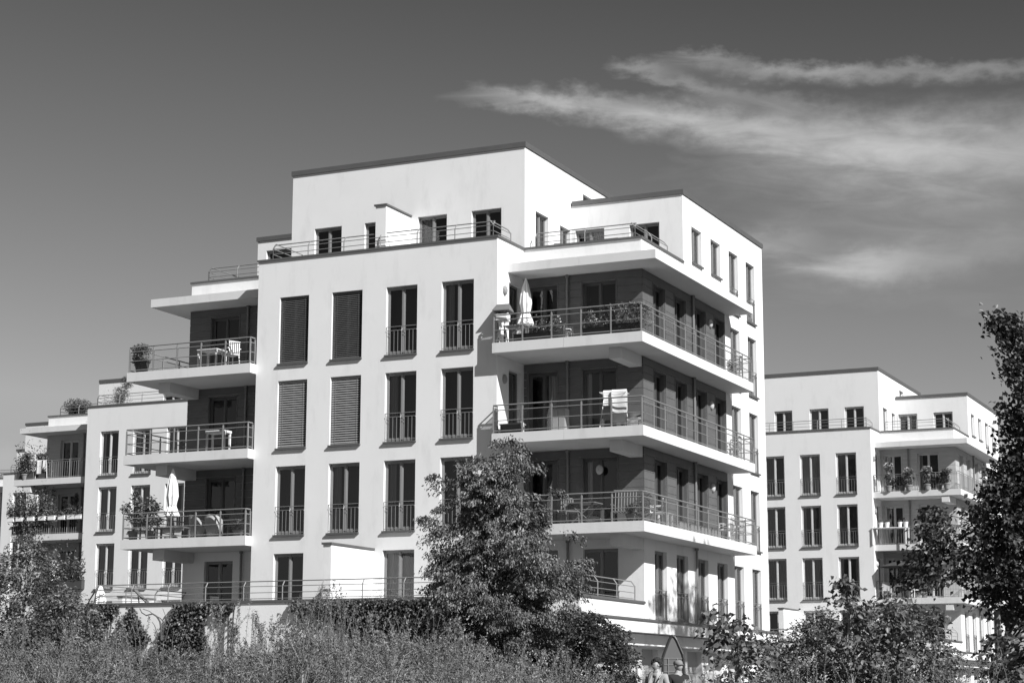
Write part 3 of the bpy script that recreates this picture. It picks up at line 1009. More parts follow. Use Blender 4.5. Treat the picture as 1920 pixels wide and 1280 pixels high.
cloth('large white towel hanging over the drying rack on the middle corner balcony', 'towel', (x+.2, y-.06, z2+1.22), .5, 1.08, .7, 'offwhite', .15)
cloth('small white shirt hung at the left of the white towel on the drying rack', 'shirt', (x-.22, y-.04, z2+1.22), .26, .5, .5, 'offwhite', .15, 'shirt')
cloth('dark cloth draped low below the white shirt on the drying rack', 'cloth', (x-.15, y+.12, z2+.72), .55, .45, .3, 'greycloth', .15, 'cloth')
x, y = fpos(961, Y=.1, py=790)
t = thing('storage_crate', 'low dark crate at the left end of the middle corner balcony', 'crate', (x, y, z2))
m = MB(); m.box(-.36, .36, -.2, .2, 0, .3); m.build('body', 'darkwood', t, bevel=.01)
m = MB(); m.box(-.39, .39, -.22, .22, .302, .34); m.build('lid', 'greycloth', t, bevel=.008)
m = MB(); m.path([(.4, 0, .0), (.4, 0, .36), (.3, 0, .4)], .014); m.build('handle', 'white', t)
x, y = fpos(1051, Y=1.0, py=790)
t = thing('storage_cabinet', 'narrow pale cabinet against the wall of the middle corner balcony', 'cabinet', (x, y, z2))
m = MB(); m.box(-.24, .24, -.18, .18, 0, .88); m.build('body', 'greycloth', t, bevel=.01)
for sx_ in (-1, 1):
    m = MB(); m.box(min(sx_*.015, sx_*.22), max(sx_*.015, sx_*.22), -.2, -.183, .06, .84); m.build('door', 'greycloth', t, bevel=.006)
x, y = fpos(1186, Y=.1, py=790)
t = thing('laundry_basket', 'slatted white basket by the corner post of the middle corner balcony', 'basket', (x, y, z2))
m = MB()
for k in range(10): m.box(-.24+k*.05, -.215+k*.05, -.16, -.14, .02, .26); m.box(-.24+k*.05, -.215+k*.05, .14, .16, .02, .26)
m.box(-.26, .26, -.17, .17, .0, .02); m.build('body', 'white', t)
m = MB(); m.box(-.27, .27, -.18, -.14, .262, .29); m.box(-.27, .27, .14, .18, .262, .29); m.box(-.27, -.23, -.14, .14, .262, .29); m.box(.23, .27, -.14, .14, .262, .29); m.build('rim', 'white', t)
x, y = fpos(1186, Y=1.0, py=790)
t = thing('covered_barbecue', 'dark rounded covered shape behind the slatted basket on the middle corner balcony', 'cover', (x, y, z2))
m = MB(); m.lathe((0, 0, 0), [(.36, 0), (.38, .3), (.34, .5), (.22, .62), (.04, .66)], 20, ripple=5, ramp=.05); m.build('cover', 'darkwood', t, smooth=True)

# -------- lower corner balcony
x, y = fpos(1096, Y=.6, py=940)
table('folding table with crossed legs on the lower corner balcony, beside the tree', (x, y, z1), 1.0, .7, .72, 'wood', cross=True)
x, y = fpos(1068, Y=.35, py=940)
plastic_chair('brown folding chair half hidden by the tree on the lower corner balcony', (x, y, z1), .8, 'wood')
x, y = fpos(1112, Y=.0, py=960)
t = thing('garden_cushion', 'pale cushion leaning under the folding table of the lower corner balcony', 'cushion', (x, y, z1))
m = MB(); m.lathe((0, 0, 0), [(.2, 0), (.26, .05), (.25, .16), (.1, .22)], 16); m.build('cushion', 'wicker', t, smooth=True)
x, y = fpos(1170, Y=.55, py=940)
t = thing('slatted_lounge_chair', 'dark wooden slatted lounge chair with high back at the lower balcony corner', 'chair', (x, y, z1), .25)
m = MB()
for k in range(8): m.box(-.36+k*.095, -.30+k*.095, -.3, .25, .36, .39)
m.build('seat', 'wood', t)
m = MB()
for k in range(8):
    xx = -.36+k*.095
    m.tube((xx+.03, .25, .38), (xx+.03, .42, 1.08), .026, 4)
m.tube((-.38, .42, 1.1), (.42, .42, 1.1), .03, 6)
m.build('backrest', 'wood', t)
for xx in (-.36, .38):
    for yy in (-.26, .26):
        m = MB(); m.box(xx-.03, xx+.03, yy-.03, yy+.03, 0, .36); m.build('leg', 'wood', t)
    m = MB(); m.box(xx-.04, xx+.04, -.3, .3, .58, .61); m.tube((xx, -.25, .36), (xx, -.25, .58), .025); m.build('armrest', 'wood', t)
x, y = fpos(1182, Y=-.08, py=960)
potted('dark leafy pot plant in front of the slatted lounge chair', (x, y, z1), [(0, 0, .14, .2, .18, .2)], 260, (.06, .03), .16, .24, flowers=10)
potted('round leafy bush in a tub just right of the lower balcony corner post', (4.9, .75, z1), [(0, 0, .35, .28, .34, .42)], 900, (.05, .025), .22, .3, 'leafshrub')
plastic_chair('white folding chair behind the glass of the lower balcony, right of the corner bush', (4.85, 1.9, z1), -1.2)
table('small white side table next to the white folding chair on the lower balcony', (4.85, 2.75, z1), .4, .5, .5, 'white')
for i, yy in enumerate((3.9, 5.0, 6.1, 7.2)):
    planter(['first', 'second', 'third', 'fourth'][i]+' low wicker trough from the corner along the right side of the lower balcony', (5.0, yy, z1), .9, 30, 0, .05, 'wicker', .2, .3, rz=PI/2, group='wicker troughs along the lower balcony')
plastic_chair('pale tubular chair on the lower balcony where the cladding ends', (4.85, 9.0, z1), -1.5)
plastic_chair('pale tubular chair at the far right end of the lower balcony', (4.85, 10.3, z1), -1.2)
plastic_chair('pale wire chair at the far right end of the top balcony', (4.9, 10.2, z3), -1.5)
potted('small dark plant at the far right end of the top balcony', (4.95, 9.6, z3), [(0, 0, .2, .18, .2, .22)], 200, (.06, .03), .16, .25)
plastic_chair('pale wire chair at the far right end of the middle balcony', (4.9, 9.9, z2), -1.5)

# -------- left balconies of the large building
x, y = fpos(266, Y=.0, py=690)
potted('bushy shrub in a big dark pot, left end of the top left balcony', (x, y, z3), [(0, 0, .3, .38, .32, .32), (-.1, 0, .42, .42, .25, .2), (-.25, 0, .1, .15, .1, .3)], 900, (.09, .04), .3, .5, 'leafshrub', 'darkwood')
x, y = fpos(397, Y=.2, py=690)
table('white table with thin top on the top left balcony', (x, y, z3), .85, .7, .68, 'white')
x, y = fpos(432, Y=.1, py=690)
plastic_chair('white plastic chair with slatted back right of the white table, top left balcony', (x, y, z3), -2.0)
x, y = fpos(409, Y=-.05, py=840)
t = table('tall white square-legged table on the middle left balcony', (x, y, z2), .82, .45, .72, 'white', t_=.09)
for px, s_, lab in ((250, 1.0, 'tall leafy pot plant at the far left end of the lowest left balcony'), (281, .8, 'leafy pot plant second from the left end on the lowest left balcony')):
    x, y = fpos(px, Y=.0, py=990)
    potted(lab, (x, y, z1), [(0, 0, .5*s_, .3, .25, .35), (-.35*s_, 0, .85*s_, .24, .2, .22), (.25*s_, 0, 1.0*s_, .22, .2, .25), (0, .05, 1.25*s_, .15, .15, .35), (.3, 0, .35, .2, .2, .2)], 700, (.11, .055), .2, .32, 'leafshrub')
x, y = fpos(322, Y=-.1, py=960)
parasol('closed white parasol standing on the lowest left balcony', (x, y, z1), 2.45, .75, .2, 'white')
x, y = fpos(340, Y=.5, py=990)
t = table('folding bench table beneath the white parasol on the lowest left balcony', (x-.4, y, z1), 1.3, .5, .45, 'wood')
for px, rz, lab in ((371, 2.6, 'pale wicker tub chair, the left of two on the lowest left balcony'), (401, 3.3, 'pale wicker tub chair, the right of two on the lowest left balcony')):
    x, y = fpos(px, Y=.05, py=990)
    t = thing('wicker_tub_chair', lab, 'chair', (x, y, z1), rz)
    m = MB(); n = 22; prof = [(.2, 0.0), (.24, .2), (.28, .42), (.3, .6)]
    for j in range(len(prof)-1):
        for i in range(n):
            a0 = -PI*.1+PI*1.2*i/n; a1 = -PI*.1+PI*1.2*(i+1)/n
            def top(a): return 1+.35*max(0, math.sin(a))
            def pt(a, j, o): r_, z_ = prof[j]; return ((r_+o)*math.cos(a), (r_+o)*math.sin(a), z_*(top(a) if j == 3 else 1))
            for o in (0, .03): m.quad(pt(a0, j, o), pt(a1, j, o), pt(a1, j+1, o), pt(a0, j+1, o))
            if j == 2: m.quad(pt(a0, 3, 0), pt(a1, 3, 0), pt(a1, 3, .03), pt(a0, 3, .03))
    m.build('backrest', 'wicker', t)
    m = MB(); m.lathe((0, 0, 0), [(.2, 0), (.25, .36), (.25, .42), (.1, .44)], 20); m.build('seat', 'wicker', t)
x, y = fpos(441, Y=.35, py=990)
table('small grey table at the right end of the lowest left balcony', (x-.1, y, z1), .75, .5, .62, 'wood')
x, y = fpos(447, Y=-.08, py=990)
potted('spiky grassy plant in a low bowl at the right end of the lowest left balcony', (x, y, z1), [(0, 0, .18, .22, .2, .2)], 160, (.3, .012), .2, .22, 'leafshrub')

# -------- terrace of the large building
x, y = fpos(165, Y=-1.6, py=1100)
x = -13.3
t = thing('patio_umbrella', 'half furled white patio umbrella on a curved pole at the left end of the terrace', 'parasol', (-13.9, -2.4, 3.4))
m = MB(); m.path([(-.9, 0, -2.0), (-.8, 0, -.2), (-.45, 0, .8), (-.05, 0, 1.33)], .025, 6); m.build('pole', 'black', t)
m = MB(); m.lathe((0, 0, 0), [(.3, .12), (.24, .5), (.14, 1.0), (.03, 1.3)], 32, ripple=7, ramp=.2); m.build('canopy', 'white', t)
x, y = fpos(290, Y=-1.5, py=1110)
table('low wooden table on the terrace behind the left railing', (-10.6, -1.7, 3.4), 1.2, .8, .72, 'wood', cross=True)
plastic_chair('dark terrace chair left of the ground floor door', (-9.9, -1.1, 3.4), 1.5, 'darkwood')
plastic_chair('pale terrace chair at the right end of the terrace, by the curved rail', (3.7, .7, 3.4), -.9, 'wood')
t = thing('folded_easel', 'tilted dark board leaning at the terrace railing, left of the door', 'board', (-11.9, -2.7, 3.4))
m = MB(); m.tube((-.35, 0, 1.1), (.55, 0, .35), .06, 4); m.tube((-.3, .1, 1.0), (-.1, .1, 0), .02); m.tube((.5, .1, .4), (.5, .1, 0), .02); m.build('board', 'wood', t)
planter('dark planter trough on the terrace under the curtained window', (-2.5, -2.6, 3.4), 1.6, 400, 0, .3, 'darkwood', .4, .5)
# things on the roof terraces
t = table('grey lounger table on the right roof terrace', (2.6, 3.0, 15.6), 1.4, .8, .75, 'greycloth')
t = plastic_chair('pale roof terrace chair beside the corner of the right railing', (3.4, 3.6, 15.6), 1.0, 'wicker')
t = thing('wall_light', 'hanging globe light on a bracket outside the penthouse door', 'lamp', (.25, 4.7, 16.6))
m = MB(); m.tube((-.24, 0, .3), (0, 0, .3), .015); m.tube((0, 0, .3), (0, 0, .1), .01); m.build('bracket', 'black', t)
m = MB(); m.lathe((0, 0, 0), [(.02, -.1), (.1, -.04), (.1, .04), (.02, .1)], 12); m.build('globe', 'white', t, smooth=True)

# -------- neighbour on the left: roof garden, window boxes, parasol, laundry
lx, ly = -27.38, 26.09
def lp(px, yl, py=760):
    return at(px, py, Y=ly+yl).x
potted('tall pine-like pot tree on the roof terrace of the left neighbour', (lp(228, 2.6, 740), ly+2.6, 15.6), [(0, 0, 1.2, .45, .4, .4), (.35, 0, 1.8, .35, .3, .4), (-.15, 0, .85, .35, .3, .25)], 1300, (.16, .03), .3, .5, 'leafshrub')
planter('leafy trough hedge beneath the pot tree on the left neighbour roof', (lp(222, 1.2, 750), ly+1.2, 15.6), 1.9, 1400, 0, .75, 'darkwood', .4, .5)
potted('broad clipped bush in a tub on the lower roof terrace of the left neighbour', (lp(145, 3.2, 765), ly+3.2, 15.6), [(0, 0, .75, .95, .6, .42), (0, 0, .45, .6, .5, .35)], 3200, (.1, .05), .45, .5, 'leafshrub')
planter('lush flower trough on the left end of the top balcony of the left neighbour', (at(60, 880, Y=ly+.35).x, ly+.4, 12.45), 2.2, 900, 60, 1.1, 'darkwood', .3, .4, lf=(.14, .07))
planter('tall greenery behind the window boxes on the middle balcony of the left neighbour', (at(62, 970, Y=ly+.5).x, ly+.55, 9.44), 2.6, 2200, 60, 1.7, 'darkwood', .4, .5, lf=(.14, .07))
for k, px in enumerate((20, 36, 57, 78, 96, 115, 132, 146)):
    xx = at(px+1.5, 968, Y=ly+.12).x
    planter(['first pale window box from the left on the middle balcony rail of the left neighbour', 'second pale window box from the left on the middle balcony rail', 'third pale window box from the left on the middle balcony rail',
             'fourth pale window box from the left on the middle balcony rail', 'fifth pale window box from the left on the middle balcony rail', 'sixth pale window box from the left on the middle balcony rail',
             'seventh pale window box from the left on the middle balcony rail', 'last pale window box at the right end of the middle balcony rail'][k],
            (xx, ly+.12, 9.44+.72), .44, 420 if k < 4 else 160, 0, [.75, .9, .8, .9, .35, .2, .45, .25][k], 'white', .2, .24, group='window boxes on the left neighbour balcony', name='window_box', lf=(.12, .06))
t = thing('climbing_plant', 'trailing plant hanging through the railing bars below the pale window boxes', 'plant', (at(50, 1000, Y=ly+.12).x, ly+.14, 9.44))
P = np.array([(rnd.gauss(0, .45)*(1 if i % 3 else .4), rnd.gauss(-.03, .05), rnd.uniform(-.5, .8)) for i in range(700)])
V, F = leaves(P, .14, .08, .4); np_mesh('foliage', V, F, 'leafshrub', t)
m = MB(); m.path([(0, 0, .75), (-.1, -.03, .2), (-.05, -.06, -.45)], .012, 5); m.build('stem', 'bark', t)
xx = at(48, 860, Y=ly+.3).x
potted('leafy pot plant at the left end of the top balcony of the left neighbour', (xx, ly+.3, 12.45), [(0, 0, .5, .3, .25, .3), (.1, 0, .95, .3, .2, .2)], 700, (.12, .06), .2, .3)
xx = at(78, 870, Y=ly+.2).x
t = thing('clothes_airer', 'airer hung with pale laundry on the top balcony of the left neighbour', 'drying rack', (xx, ly+.2, 12.45))
m = MB(); m.tube((-.4, 0, 0), (-.3, 0, 1), .015); m.tube((.4, 0, 0), (.3, 0, 1), .015); m.tube((-.35, 0, 1), (.35, 0, 1), .012); m.build('frame', 'white', t)
cloth('pale laundry on the airer of the left neighbour top balcony', 'laundry', (xx-.1, ly+.2, 13.46), .3, .75, .6, 'offwhite', 0, 'laundry')
cloth('second pale laundry piece, right half of the left neighbour airer', 'laundry', (xx+.2, ly+.22, 13.46), .16, .5, .6, 'offwhite', 0, 'laundry')
xx = at(104, 1060, Y=ly+1.0).x
parasol('closed pale parasol on the lowest balcony of the left neighbour', (xx, ly+1.0, 6.42), 2.3, .5, .28, 'offwhite')
xx = at(140, 950, Y=ly+1.3).x
potted('tall dark climbing plant in the right corner of the middle balcony, left neighbour', (xx, ly+1.3, 9.44), [(0, 0, .5, .2, .2, .4), (.05, 0, 1.1, .18, .18, .5), (.1, 0, 1.7, .12, .12, .3)], 600, (.12, .06), .2, .3)
planter('dark leafy trough along the lowest balcony rail of the left neighbour', (at(120, 1075, Y=ly-.1).x, ly-.1, 6.42), 2.6, 1300, 0, 1.1, 'darkwood', .3, .5, lf=(.14, .07))

# -------- neighbour on the right
rx_, ry = -.45, 50.9
def rp(px, yl, py=900): return at(px, py, Y=ry+yl).x
for px, z, lab, hg in ((1666, 12.45, 'pale flowering pot plant at the left end of the right neighbour top balcony', 1.1), (1704, 12.45, 'white flower ball on a stem, left of two on the right neighbour top balcony', .75),
                   (1738, 12.45, 'white flower ball on a stem, right of two on the right neighbour top balcony', .8), (1775, 12.45, 'feathery grass in a dark pot near the right neighbour balcony corner', .7)):
    potted(lab, (rp(px, .2), ry+.2, z), [(0, 0, hg, .3, .28, .2), (0, 0, hg*.4, .2, .2, .35)], 420, (.12, .05), .2, .32, flowers=70 if 'flower' in lab else 0)
table('white table set with pots on the middle balcony of the right neighbour', (rp(1670, .3, 1000), ry+.3, 9.44), 2.0, .8, .95, 'white')
for k, px in enumerate((1652, 1664, 1688, 1699)):
    xx = rp(px, .2, 995)
    t = thing('white_pot', ['leftmost', 'second', 'third', 'rightmost'][k]+' small white pot standing on the white table of the right neighbour', 'pot', (xx, ry+.2, 9.44+.952), 0, 'pots on the right neighbour table')
    m = MB(); m.lathe((0, 0, 0), [(.09, 0), (.13, .26), (.14, .26), (.14, .3), (.11, .3), (.1, .2)], 14); m.build('pot', 'white', t)
    V, F = leaves(ball_points(40, (0, 0, .34), (.1, .1, .1)), .08, .04, -.3); np_mesh('foliage', V, F, 'leafshrub', t)
plastic_chair('white garden chair under the dark awning, lowest balcony of the right neighbour', (rp(1716, .3, 1100), ry+.3, 6.42), 2.4)
plastic_chair('pale deck chair at the left end of the lowest balcony, right neighbour', (rp(1658, .3, 1100), ry+.3, 6.42), -2.4, 'wicker')
table('white garden table beneath the dark awning of the right neighbour', (rp(1690, .8, 1100), ry+.8, 6.42), 1.1, .8, .73, 'white')
for px, z, w_, lab in ((1690, 12.45, .9, 'wide loose bush behind the railing of the right neighbour top balcony, left part'), (1760, 12.45, .7, 'leafy tub plant behind the railing of the right neighbour top balcony, right part'),
                   (1725, 6.42, .8, 'leafy tub plant beside the white garden chair of the right neighbour')):
    potted(lab, (rp(px, .45), ry+.45, z), [(-w_*.3, 0, .25, w_*.5, .3, .35), (w_*.35, 0, .35, w_*.4, .3, .4)], 800, (.15, .08), .22, .3)
t = thing('open_parasol', 'dark low parasol opened over the table on the right neighbour lowest balcony', 'parasol', (rp(1690, .6, 1100), ry+.6, 6.42))
m = MB(); m.lathe((0, 0, 0), [(1.25, 1.75), (1.27, 1.77), (.7, 1.95), (.08, 2.12), (.02, 2.15)], 8); m.build('canopy', 'darkwood', t)
m = MB(); m.tube((0, 0, 0), (0, 0, 2.1), .03); m.build('pole', 'black', t)
m = MB(); m.lathe((0, 0, 0), [(.3, 0), (.3, .08), (.05, .1)], 14); m.build('base', 'clay', t)


# ================================================================== plants
def rnormal(n, rs): return rs.randn(n, 3)


def tree(name, label, base, D, profile, ymin, ymax, nclump, per, leaf, mt, depth=.9, bias=None, droop=.35, seed=1, trunk_r=.09, clump_r=.22, cat_='tree', extra=(), bark='bark', lean=0, limbs=True, trunk_top=None, outward=.9, lobes=0, lobe_r=.3):
    """A crown grown as leaf clumps on limbs. The silhouette is given as rows (height, left, right) in metres
    measured across the view from the trunk; depth of the crown follows the width of each row."""
    rs = np.random.RandomState(seed)
    t = thing(name, label, cat_, base)
    hs = np.array([p[0] for p in profile]); Ls = np.array([p[1] for p in profile]); Rs = np.array([p[2] for p in profile])
    ax = np.array([rt0.x, rt0.y, 0.]); ay = np.array([-rt0.y, rt0.x, 0.])
    C = []
    wid = Rs-Ls
    hh = np.linspace(hs[0], hs[-1], 400); ww = np.interp(hh, hs, wid); cdf = np.cumsum(ww+.15); cdf /= cdf[-1]
    for i in range(nclump):
        h = np.interp(rs.rand(), cdf, hh)
        l, r = np.interp(h, hs, Ls), np.interp(h, hs, Rs)
        c, hw = (l+r)/2, (r-l)/2
        th = rs.rand()*2*PI; q = rs.rand()**.38
        x = c+hw*q*math.cos(th); y = hw*depth*q*math.sin(th)
        C.append((x, y, h, q))
    if lobes:
        base_c = [C[i] for i in range(lobes)]; C = []
        for i in range(nclump):
            b_ = base_c[i % lobes]; o3 = rs.randn(3)*lobe_r*np.array([1.15, 1.15, .6])
            C.append((b_[0]+o3[0], b_[1]+o3[1], b_[2]+o3[2]-.35*(abs(o3[0])+abs(o3[1])), 1))
    for e in extra: C.append((*e, 1))
    C = np.array(C)
    W3 = C[:, 0:1]*ax+C[:, 1:2]*ay+np.stack([0*C[:, 0], 0*C[:, 0], C[:, 2]], 1)
    # leaves of each clump spread along a drooping twig pointing outwards
    out = W3.copy(); out[:, 2] = 0; out /= np.linalg.norm(out, axis=1)[:, None]+1e-6
    n = len(W3)
    cr = clump_r*(.6+.9*rs.rand(n))
    u = rs.rand(n, per)
    P = W3[:, None, :]+out[:, None, :]*((u-.5)*cr[:, None]*2.2)[:, :, None]+rs.randn(n, per, 3)*(cr*.42)[:, None, None]*np.array([1, 1, .7])
    P[:, :, 2] -= (u**2)*cr[:, None]*.9
    axis = np.repeat(out, per, 0)*outward
    V, F = leaves(P.reshape(-1, 3), leaf[0], leaf[1], droop, rs, axis)
    np_mesh('crown', V, F, mt, t)
    # trunk and limbs
    m = MB(); top = trunk_top or hs[-1]*.93
    pts = []
    for i in range(9):
        z = top*i/8; k = i/8
        cx = np.interp(z, hs, (Ls+Rs)/2)*k*.6 if z > hs[0] else 0
        pts.append(np.array([cx*ax[0]+.04*math.sin(i*2.1), cx*ax[1]+.04*math.cos(i*1.7), z]))
    for i in range(8):
        m.tube(pts[i], pts[i+1], trunk_r*(1-i/8*.85), 8, trunk_r*(1-(i+1)/8*.85))
    m.build('trunk', bark, t)
    m = MB()
    idx = rs.permutation(n)[:min(n, 90)]
    for i in idx:
        tip = W3[i]; zb = max(hs[0]*.6, tip[2]-.35*np.linalg.norm(tip[:2])-.25)
        zb = min(zb, top*.97)
        k = zb/top*8; j = min(7, int(k)); b = pts[j]+(pts[j+1]-pts[j])*(k-j)
        mid = b+(tip-b)*.55+np.array([0, 0, .12])
        r0 = trunk_r*(1-zb/top*.8)*.38
        m.tube(b, mid, r0, 5, r0*.6); m.tube(mid, tip, r0*.6, 5, r0*.2)
    m.build('limb', bark, t)
    return t


def base_at(px, D):
    p = at(px, 1298, D=D); return (p.x, p.y, 0)


def prof(px0, D, rows):
    """rows (y, left, right) of the photograph -> metres at distance D from a trunk at px0"""
    k = D/FPX
    out = [((1298-y)*k+CAM.z, (l-px0)*k, (r-px0)*k) for (y, l, r) in rows]
    return sorted(out)


# big tree in front of the building
D1 = 45.0
rows = [(818, 905, 985), (845, 893, 1000), (880, 868, 998), (905, 852, 1000), (925, 850, 1010), (942, 838, 1052), (960, 845, 1056), (985, 812, 1040), (1005, 815, 1075), (1030, 812, 1092), (1060, 822, 1098),
        (1090, 812, 1085), (1115, 800, 1070), (1145, 795, 1100), (1175, 800, 1100), (1205, 815, 1095), (1235, 820, 1085), (1275, 830, 1080), (1330, 900, 1020)]
k1 = D1/FPX
ex = []
for (px, py) in [(790, 970), (800, 974), (812, 980), (822, 988), (808, 890), (820, 896), (832, 905), (1075, 1000), (1088, 1052), (1098, 1056), (1090, 1150), (1108, 1148), (1122, 1152), (1070, 1160), (1100, 1160), (1042, 915), (1056, 922),
                 (812, 1032), (822, 1040), (806, 1060), (930, 825), (948, 820), (965, 822), (980, 828), (1105, 1050), (830, 950), (818, 952)]:
    ex.append(((px-955)*k1, rnd.uniform(-.3, .3), (1298-py)*k1+CAM.z))
tree('broadleaf_tree', 'big dense broadleaf tree in front of the right corner of the large building', base_at(955, D1), D1, prof(955, D1, [(y_, l_+(20 if y_ < 1010 else 8), r_-(24 if y_ < 1010 else 10)) for y_, l_, r_ in rows]), 0, 0, 1000, 112, (.086, .038), 'leaf', depth=.9, seed=4, trunk_r=.13, clump_r=.15, extra=ex+[((rnd.uniform(850, 1075)-955)*k1, rnd.uniform(-1.2, 1.2), (1298-rnd.uniform(1165, 1300))*k1+CAM.z) for _ in range(90)], outward=.35, droop=.7, lobes=150, lobe_r=.22)

# tree at the right edge
D2 = 27.0
rows = [(560, 1903, 1918), (600, 1895, 1950), (640, 1893, 1975), (700, 1892, 2010), (760, 1888, 2040), (820, 1892, 2060), (860, 1865, 2080), (900, 1832, 2090), (950, 1822, 2100), (1000, 1810, 2110), (1040, 1790, 2110),
        (1080, 1800, 2100), (1110, 1820, 2080), (1135, 1850, 2050), (1160, 1880, 2000)]
k2 = D2/FPX
ex = []
for _ in range(40):
    py = rnd.uniform(945, 1080); w_ = 8+ (py-945)*.32
    ex.append(((1768+rnd.uniform(-w_, w_)*1.0-1888)*k2, rnd.uniform(-.35, .35), (1298-py)*k2+CAM.z))
tree('linden_tree', 'dark round-leaved tree at the right edge of the photo', base_at(1888, D2), D2, prof(1888, D2, [(y_, l_+(6 if y_ < 620 else 24), r_) for y_, l_, r_ in rows]), 0, 0, 620, 40, (.076, .062), 'leafdark', depth=.8, seed=9, trunk_r=.06, clump_r=.17, extra=ex, droop=.5)
D = 26.6
t = thing('tree_stake', 'round wooden stake beside the trunk of the dark tree at the right edge', 'stake', base_at(1876, D))
m = MB(); m.tube((0, 0, 0), (0, 0, 2.25), .045, 10); m.build('pole', 'wood', t)
m = MB(); m.lathe((0, 0, 1.9), [(.052, 0), (.054, .05)], 12); m.build('strap', 'darkwood', t)

# small tree at the left edge
D3 = 30.0
rows = [(1020, 10, 60), (1050, -30, 100), (1090, -60, 118), (1130, -60, 125), (1170, -60, 120), (1220, -60, 130), (1290, -60, 120)]
tree('small_leaved_tree', 'loose small-leaved tree at the left edge, in front of the balconies', base_at(45, D3), D3, prof(45, D3, rows), 0, 0, 300, 42, (.06, .034), 'leafshrub', depth=.8, seed=14, trunk_r=.05, clump_r=.14, droop=.2)

# shrubs
def shrub(name, label, px, D, rows, ncl, per, leaf, mt, seed, cr=.12, dr=.1):
    return tree(name, label, base_at(px, D), D, prof(px, D, rows), 0, 0, ncl, per, leaf, mt, depth=.7, seed=seed, trunk_r=.025, clump_r=cr, droop=dr, cat_='shrub', bark='palebark')


shrub('dark_shrub', 'dense dark small-leaved shrub right of the big tree, left of the two people', 1110, 41, [(1150, 1085, 1125), (1175, 1065, 1160), (1200, 1050, 1182), (1240, 1045, 1188), (1300, 1040, 1180)], 240, 60, (.07, .04), 'leafdark', 21, .16)
shrub('maple_sapling', 'young maple sapling with loose large leaves, right of the two people', 1385, 21, [(1140, 1335, 1350), (1165, 1325, 1400), (1190, 1325, 1440), (1220, 1335, 1445), (1250, 1330, 1440), (1300, 1330, 1440)], 64, 11, (.075, .065), 'leafshrub', 22, .1, .3)
shrub('leafy_bush', 'dense leafy bush in front of the right neighbour terrace, left half', 1530, 28, [(1140, 1530, 1550), (1165, 1490, 1600), (1195, 1465, 1640), (1230, 1455, 1660), (1300, 1450, 1670)], 240, 34, (.055, .038), 'leafshrub', 23, .13)
shrub('pale_bush', 'thin pale bush between the maple sapling and the dense leafy bush', 1455, 30, [(1185, 1440, 1470), (1210, 1425, 1490), (1240, 1420, 1490), (1300, 1420, 1490)], 70, 40, (.05, .03), 'leafshrub', 24, .14)
shrub('leafy_bush', 'dense leafy bush in front of the right neighbour terrace, right half', 1700, 27, [(1125, 1690, 1710), (1150, 1650, 1740), (1185, 1625, 1775), (1220, 1625, 1800), (1260, 1620, 1800), (1300, 1620, 1800)], 230, 32, (.058, .042), 'leafshrub', 25, .13)
shrub('tall_shoot', 'tall leafy shoot rising in front of the third window column of the right neighbour', 1592, 26, [(1075, 1580, 1604), (1105, 1572, 1612), (1140, 1560, 1625), (1170, 1560, 1630), (1300, 1560, 1630)], 60, 16, (.08, .065), 'leafshrub', 26, .1, .3)
shrub('tall_shoot', 'leafy shoot at the left foot of the right neighbour balconies', 1640, 26.5, [(1125, 1628, 1650), (1150, 1620, 1655), (1180, 1615, 1665), (1300, 1615, 1670)], 44, 16, (.08, .065), 'leafshrub', 27, .1, .3)
shrub('staked_sapling', 'thin sapling tied to a dark stake in front of the right neighbour balconies', 1678, 25, [(1108, 1668, 1688), (1140, 1664, 1700), (1180, 1655, 1705), (1300, 1660, 1700)], 44, 16, (.08, .07), 'leafshrub', 28, .1, .3)
t = thing('tree_stake', 'dark stake holding the thin sapling in front of the right neighbour balconies', 'stake', base_at(1675, 25.1))
m = MB(); m.tube((0, 0, 0), (0, 0, 2.05), .03, 8); m.build('pole', 'wood', t)
m = MB(); m.lathe((0, 0, 1.7), [(.036, 0), (.038, .04)], 10); m.build('strap', 'black', t)
shrub('tall_shoot', 'slender leafy shoot in front of the right part of the right neighbour terrace', 1755, 25.5, [(1135, 1750, 1762), (1160, 1742, 1768), (1190, 1738, 1775), (1300, 1735, 1775)], 30, 14, (.06, .05), 'leafshrub', 29, .1, .3)
shrub('tall_shoot', 'loose shoot beside the foot of the dark right edge tree', 1880, 24, [(1185, 1858, 1905), (1220, 1850, 1912), (1300, 1850, 1912)], 40, 14, (.085, .07), 'leafshrub', 30, .12, .3)
shrub('maple_sapling', 'maple sapling in the bottom right corner of the photo', 1940, 22, [(1170, 1925, 1960), (1200, 1905, 1990), (1240, 1895, 2000), (1300, 1890, 2000)], 60, 16, (.085, .07), 'leafshrub', 31, .12, .3)
shrub('flowering_bush', 'dense bush in the lower left corner, below the small-leaved tree', 110, 24, [(1110, 90, 130), (1150, 60, 175), (1190, 30, 200), (1300, 20, 210)], 220, 44, (.045, .028), 'leafshrub', 32, .12)

rows_ = [(12, -1.5, 1.5), (14, -3.6, 3.6), (16.3, -4.4, 4.4), (18.5, -3.6, 3.6), (20.6, -1.2, 1.2)]
tree('street_tree', 'tall street tree on the far pavement, right of the large building', (24.3, -2.6, 0), 50, rows_, 0, 0, 200, 20, (.3, .22), 'leafdark', depth=1, seed=50, trunk_r=.22, clump_r=.5)

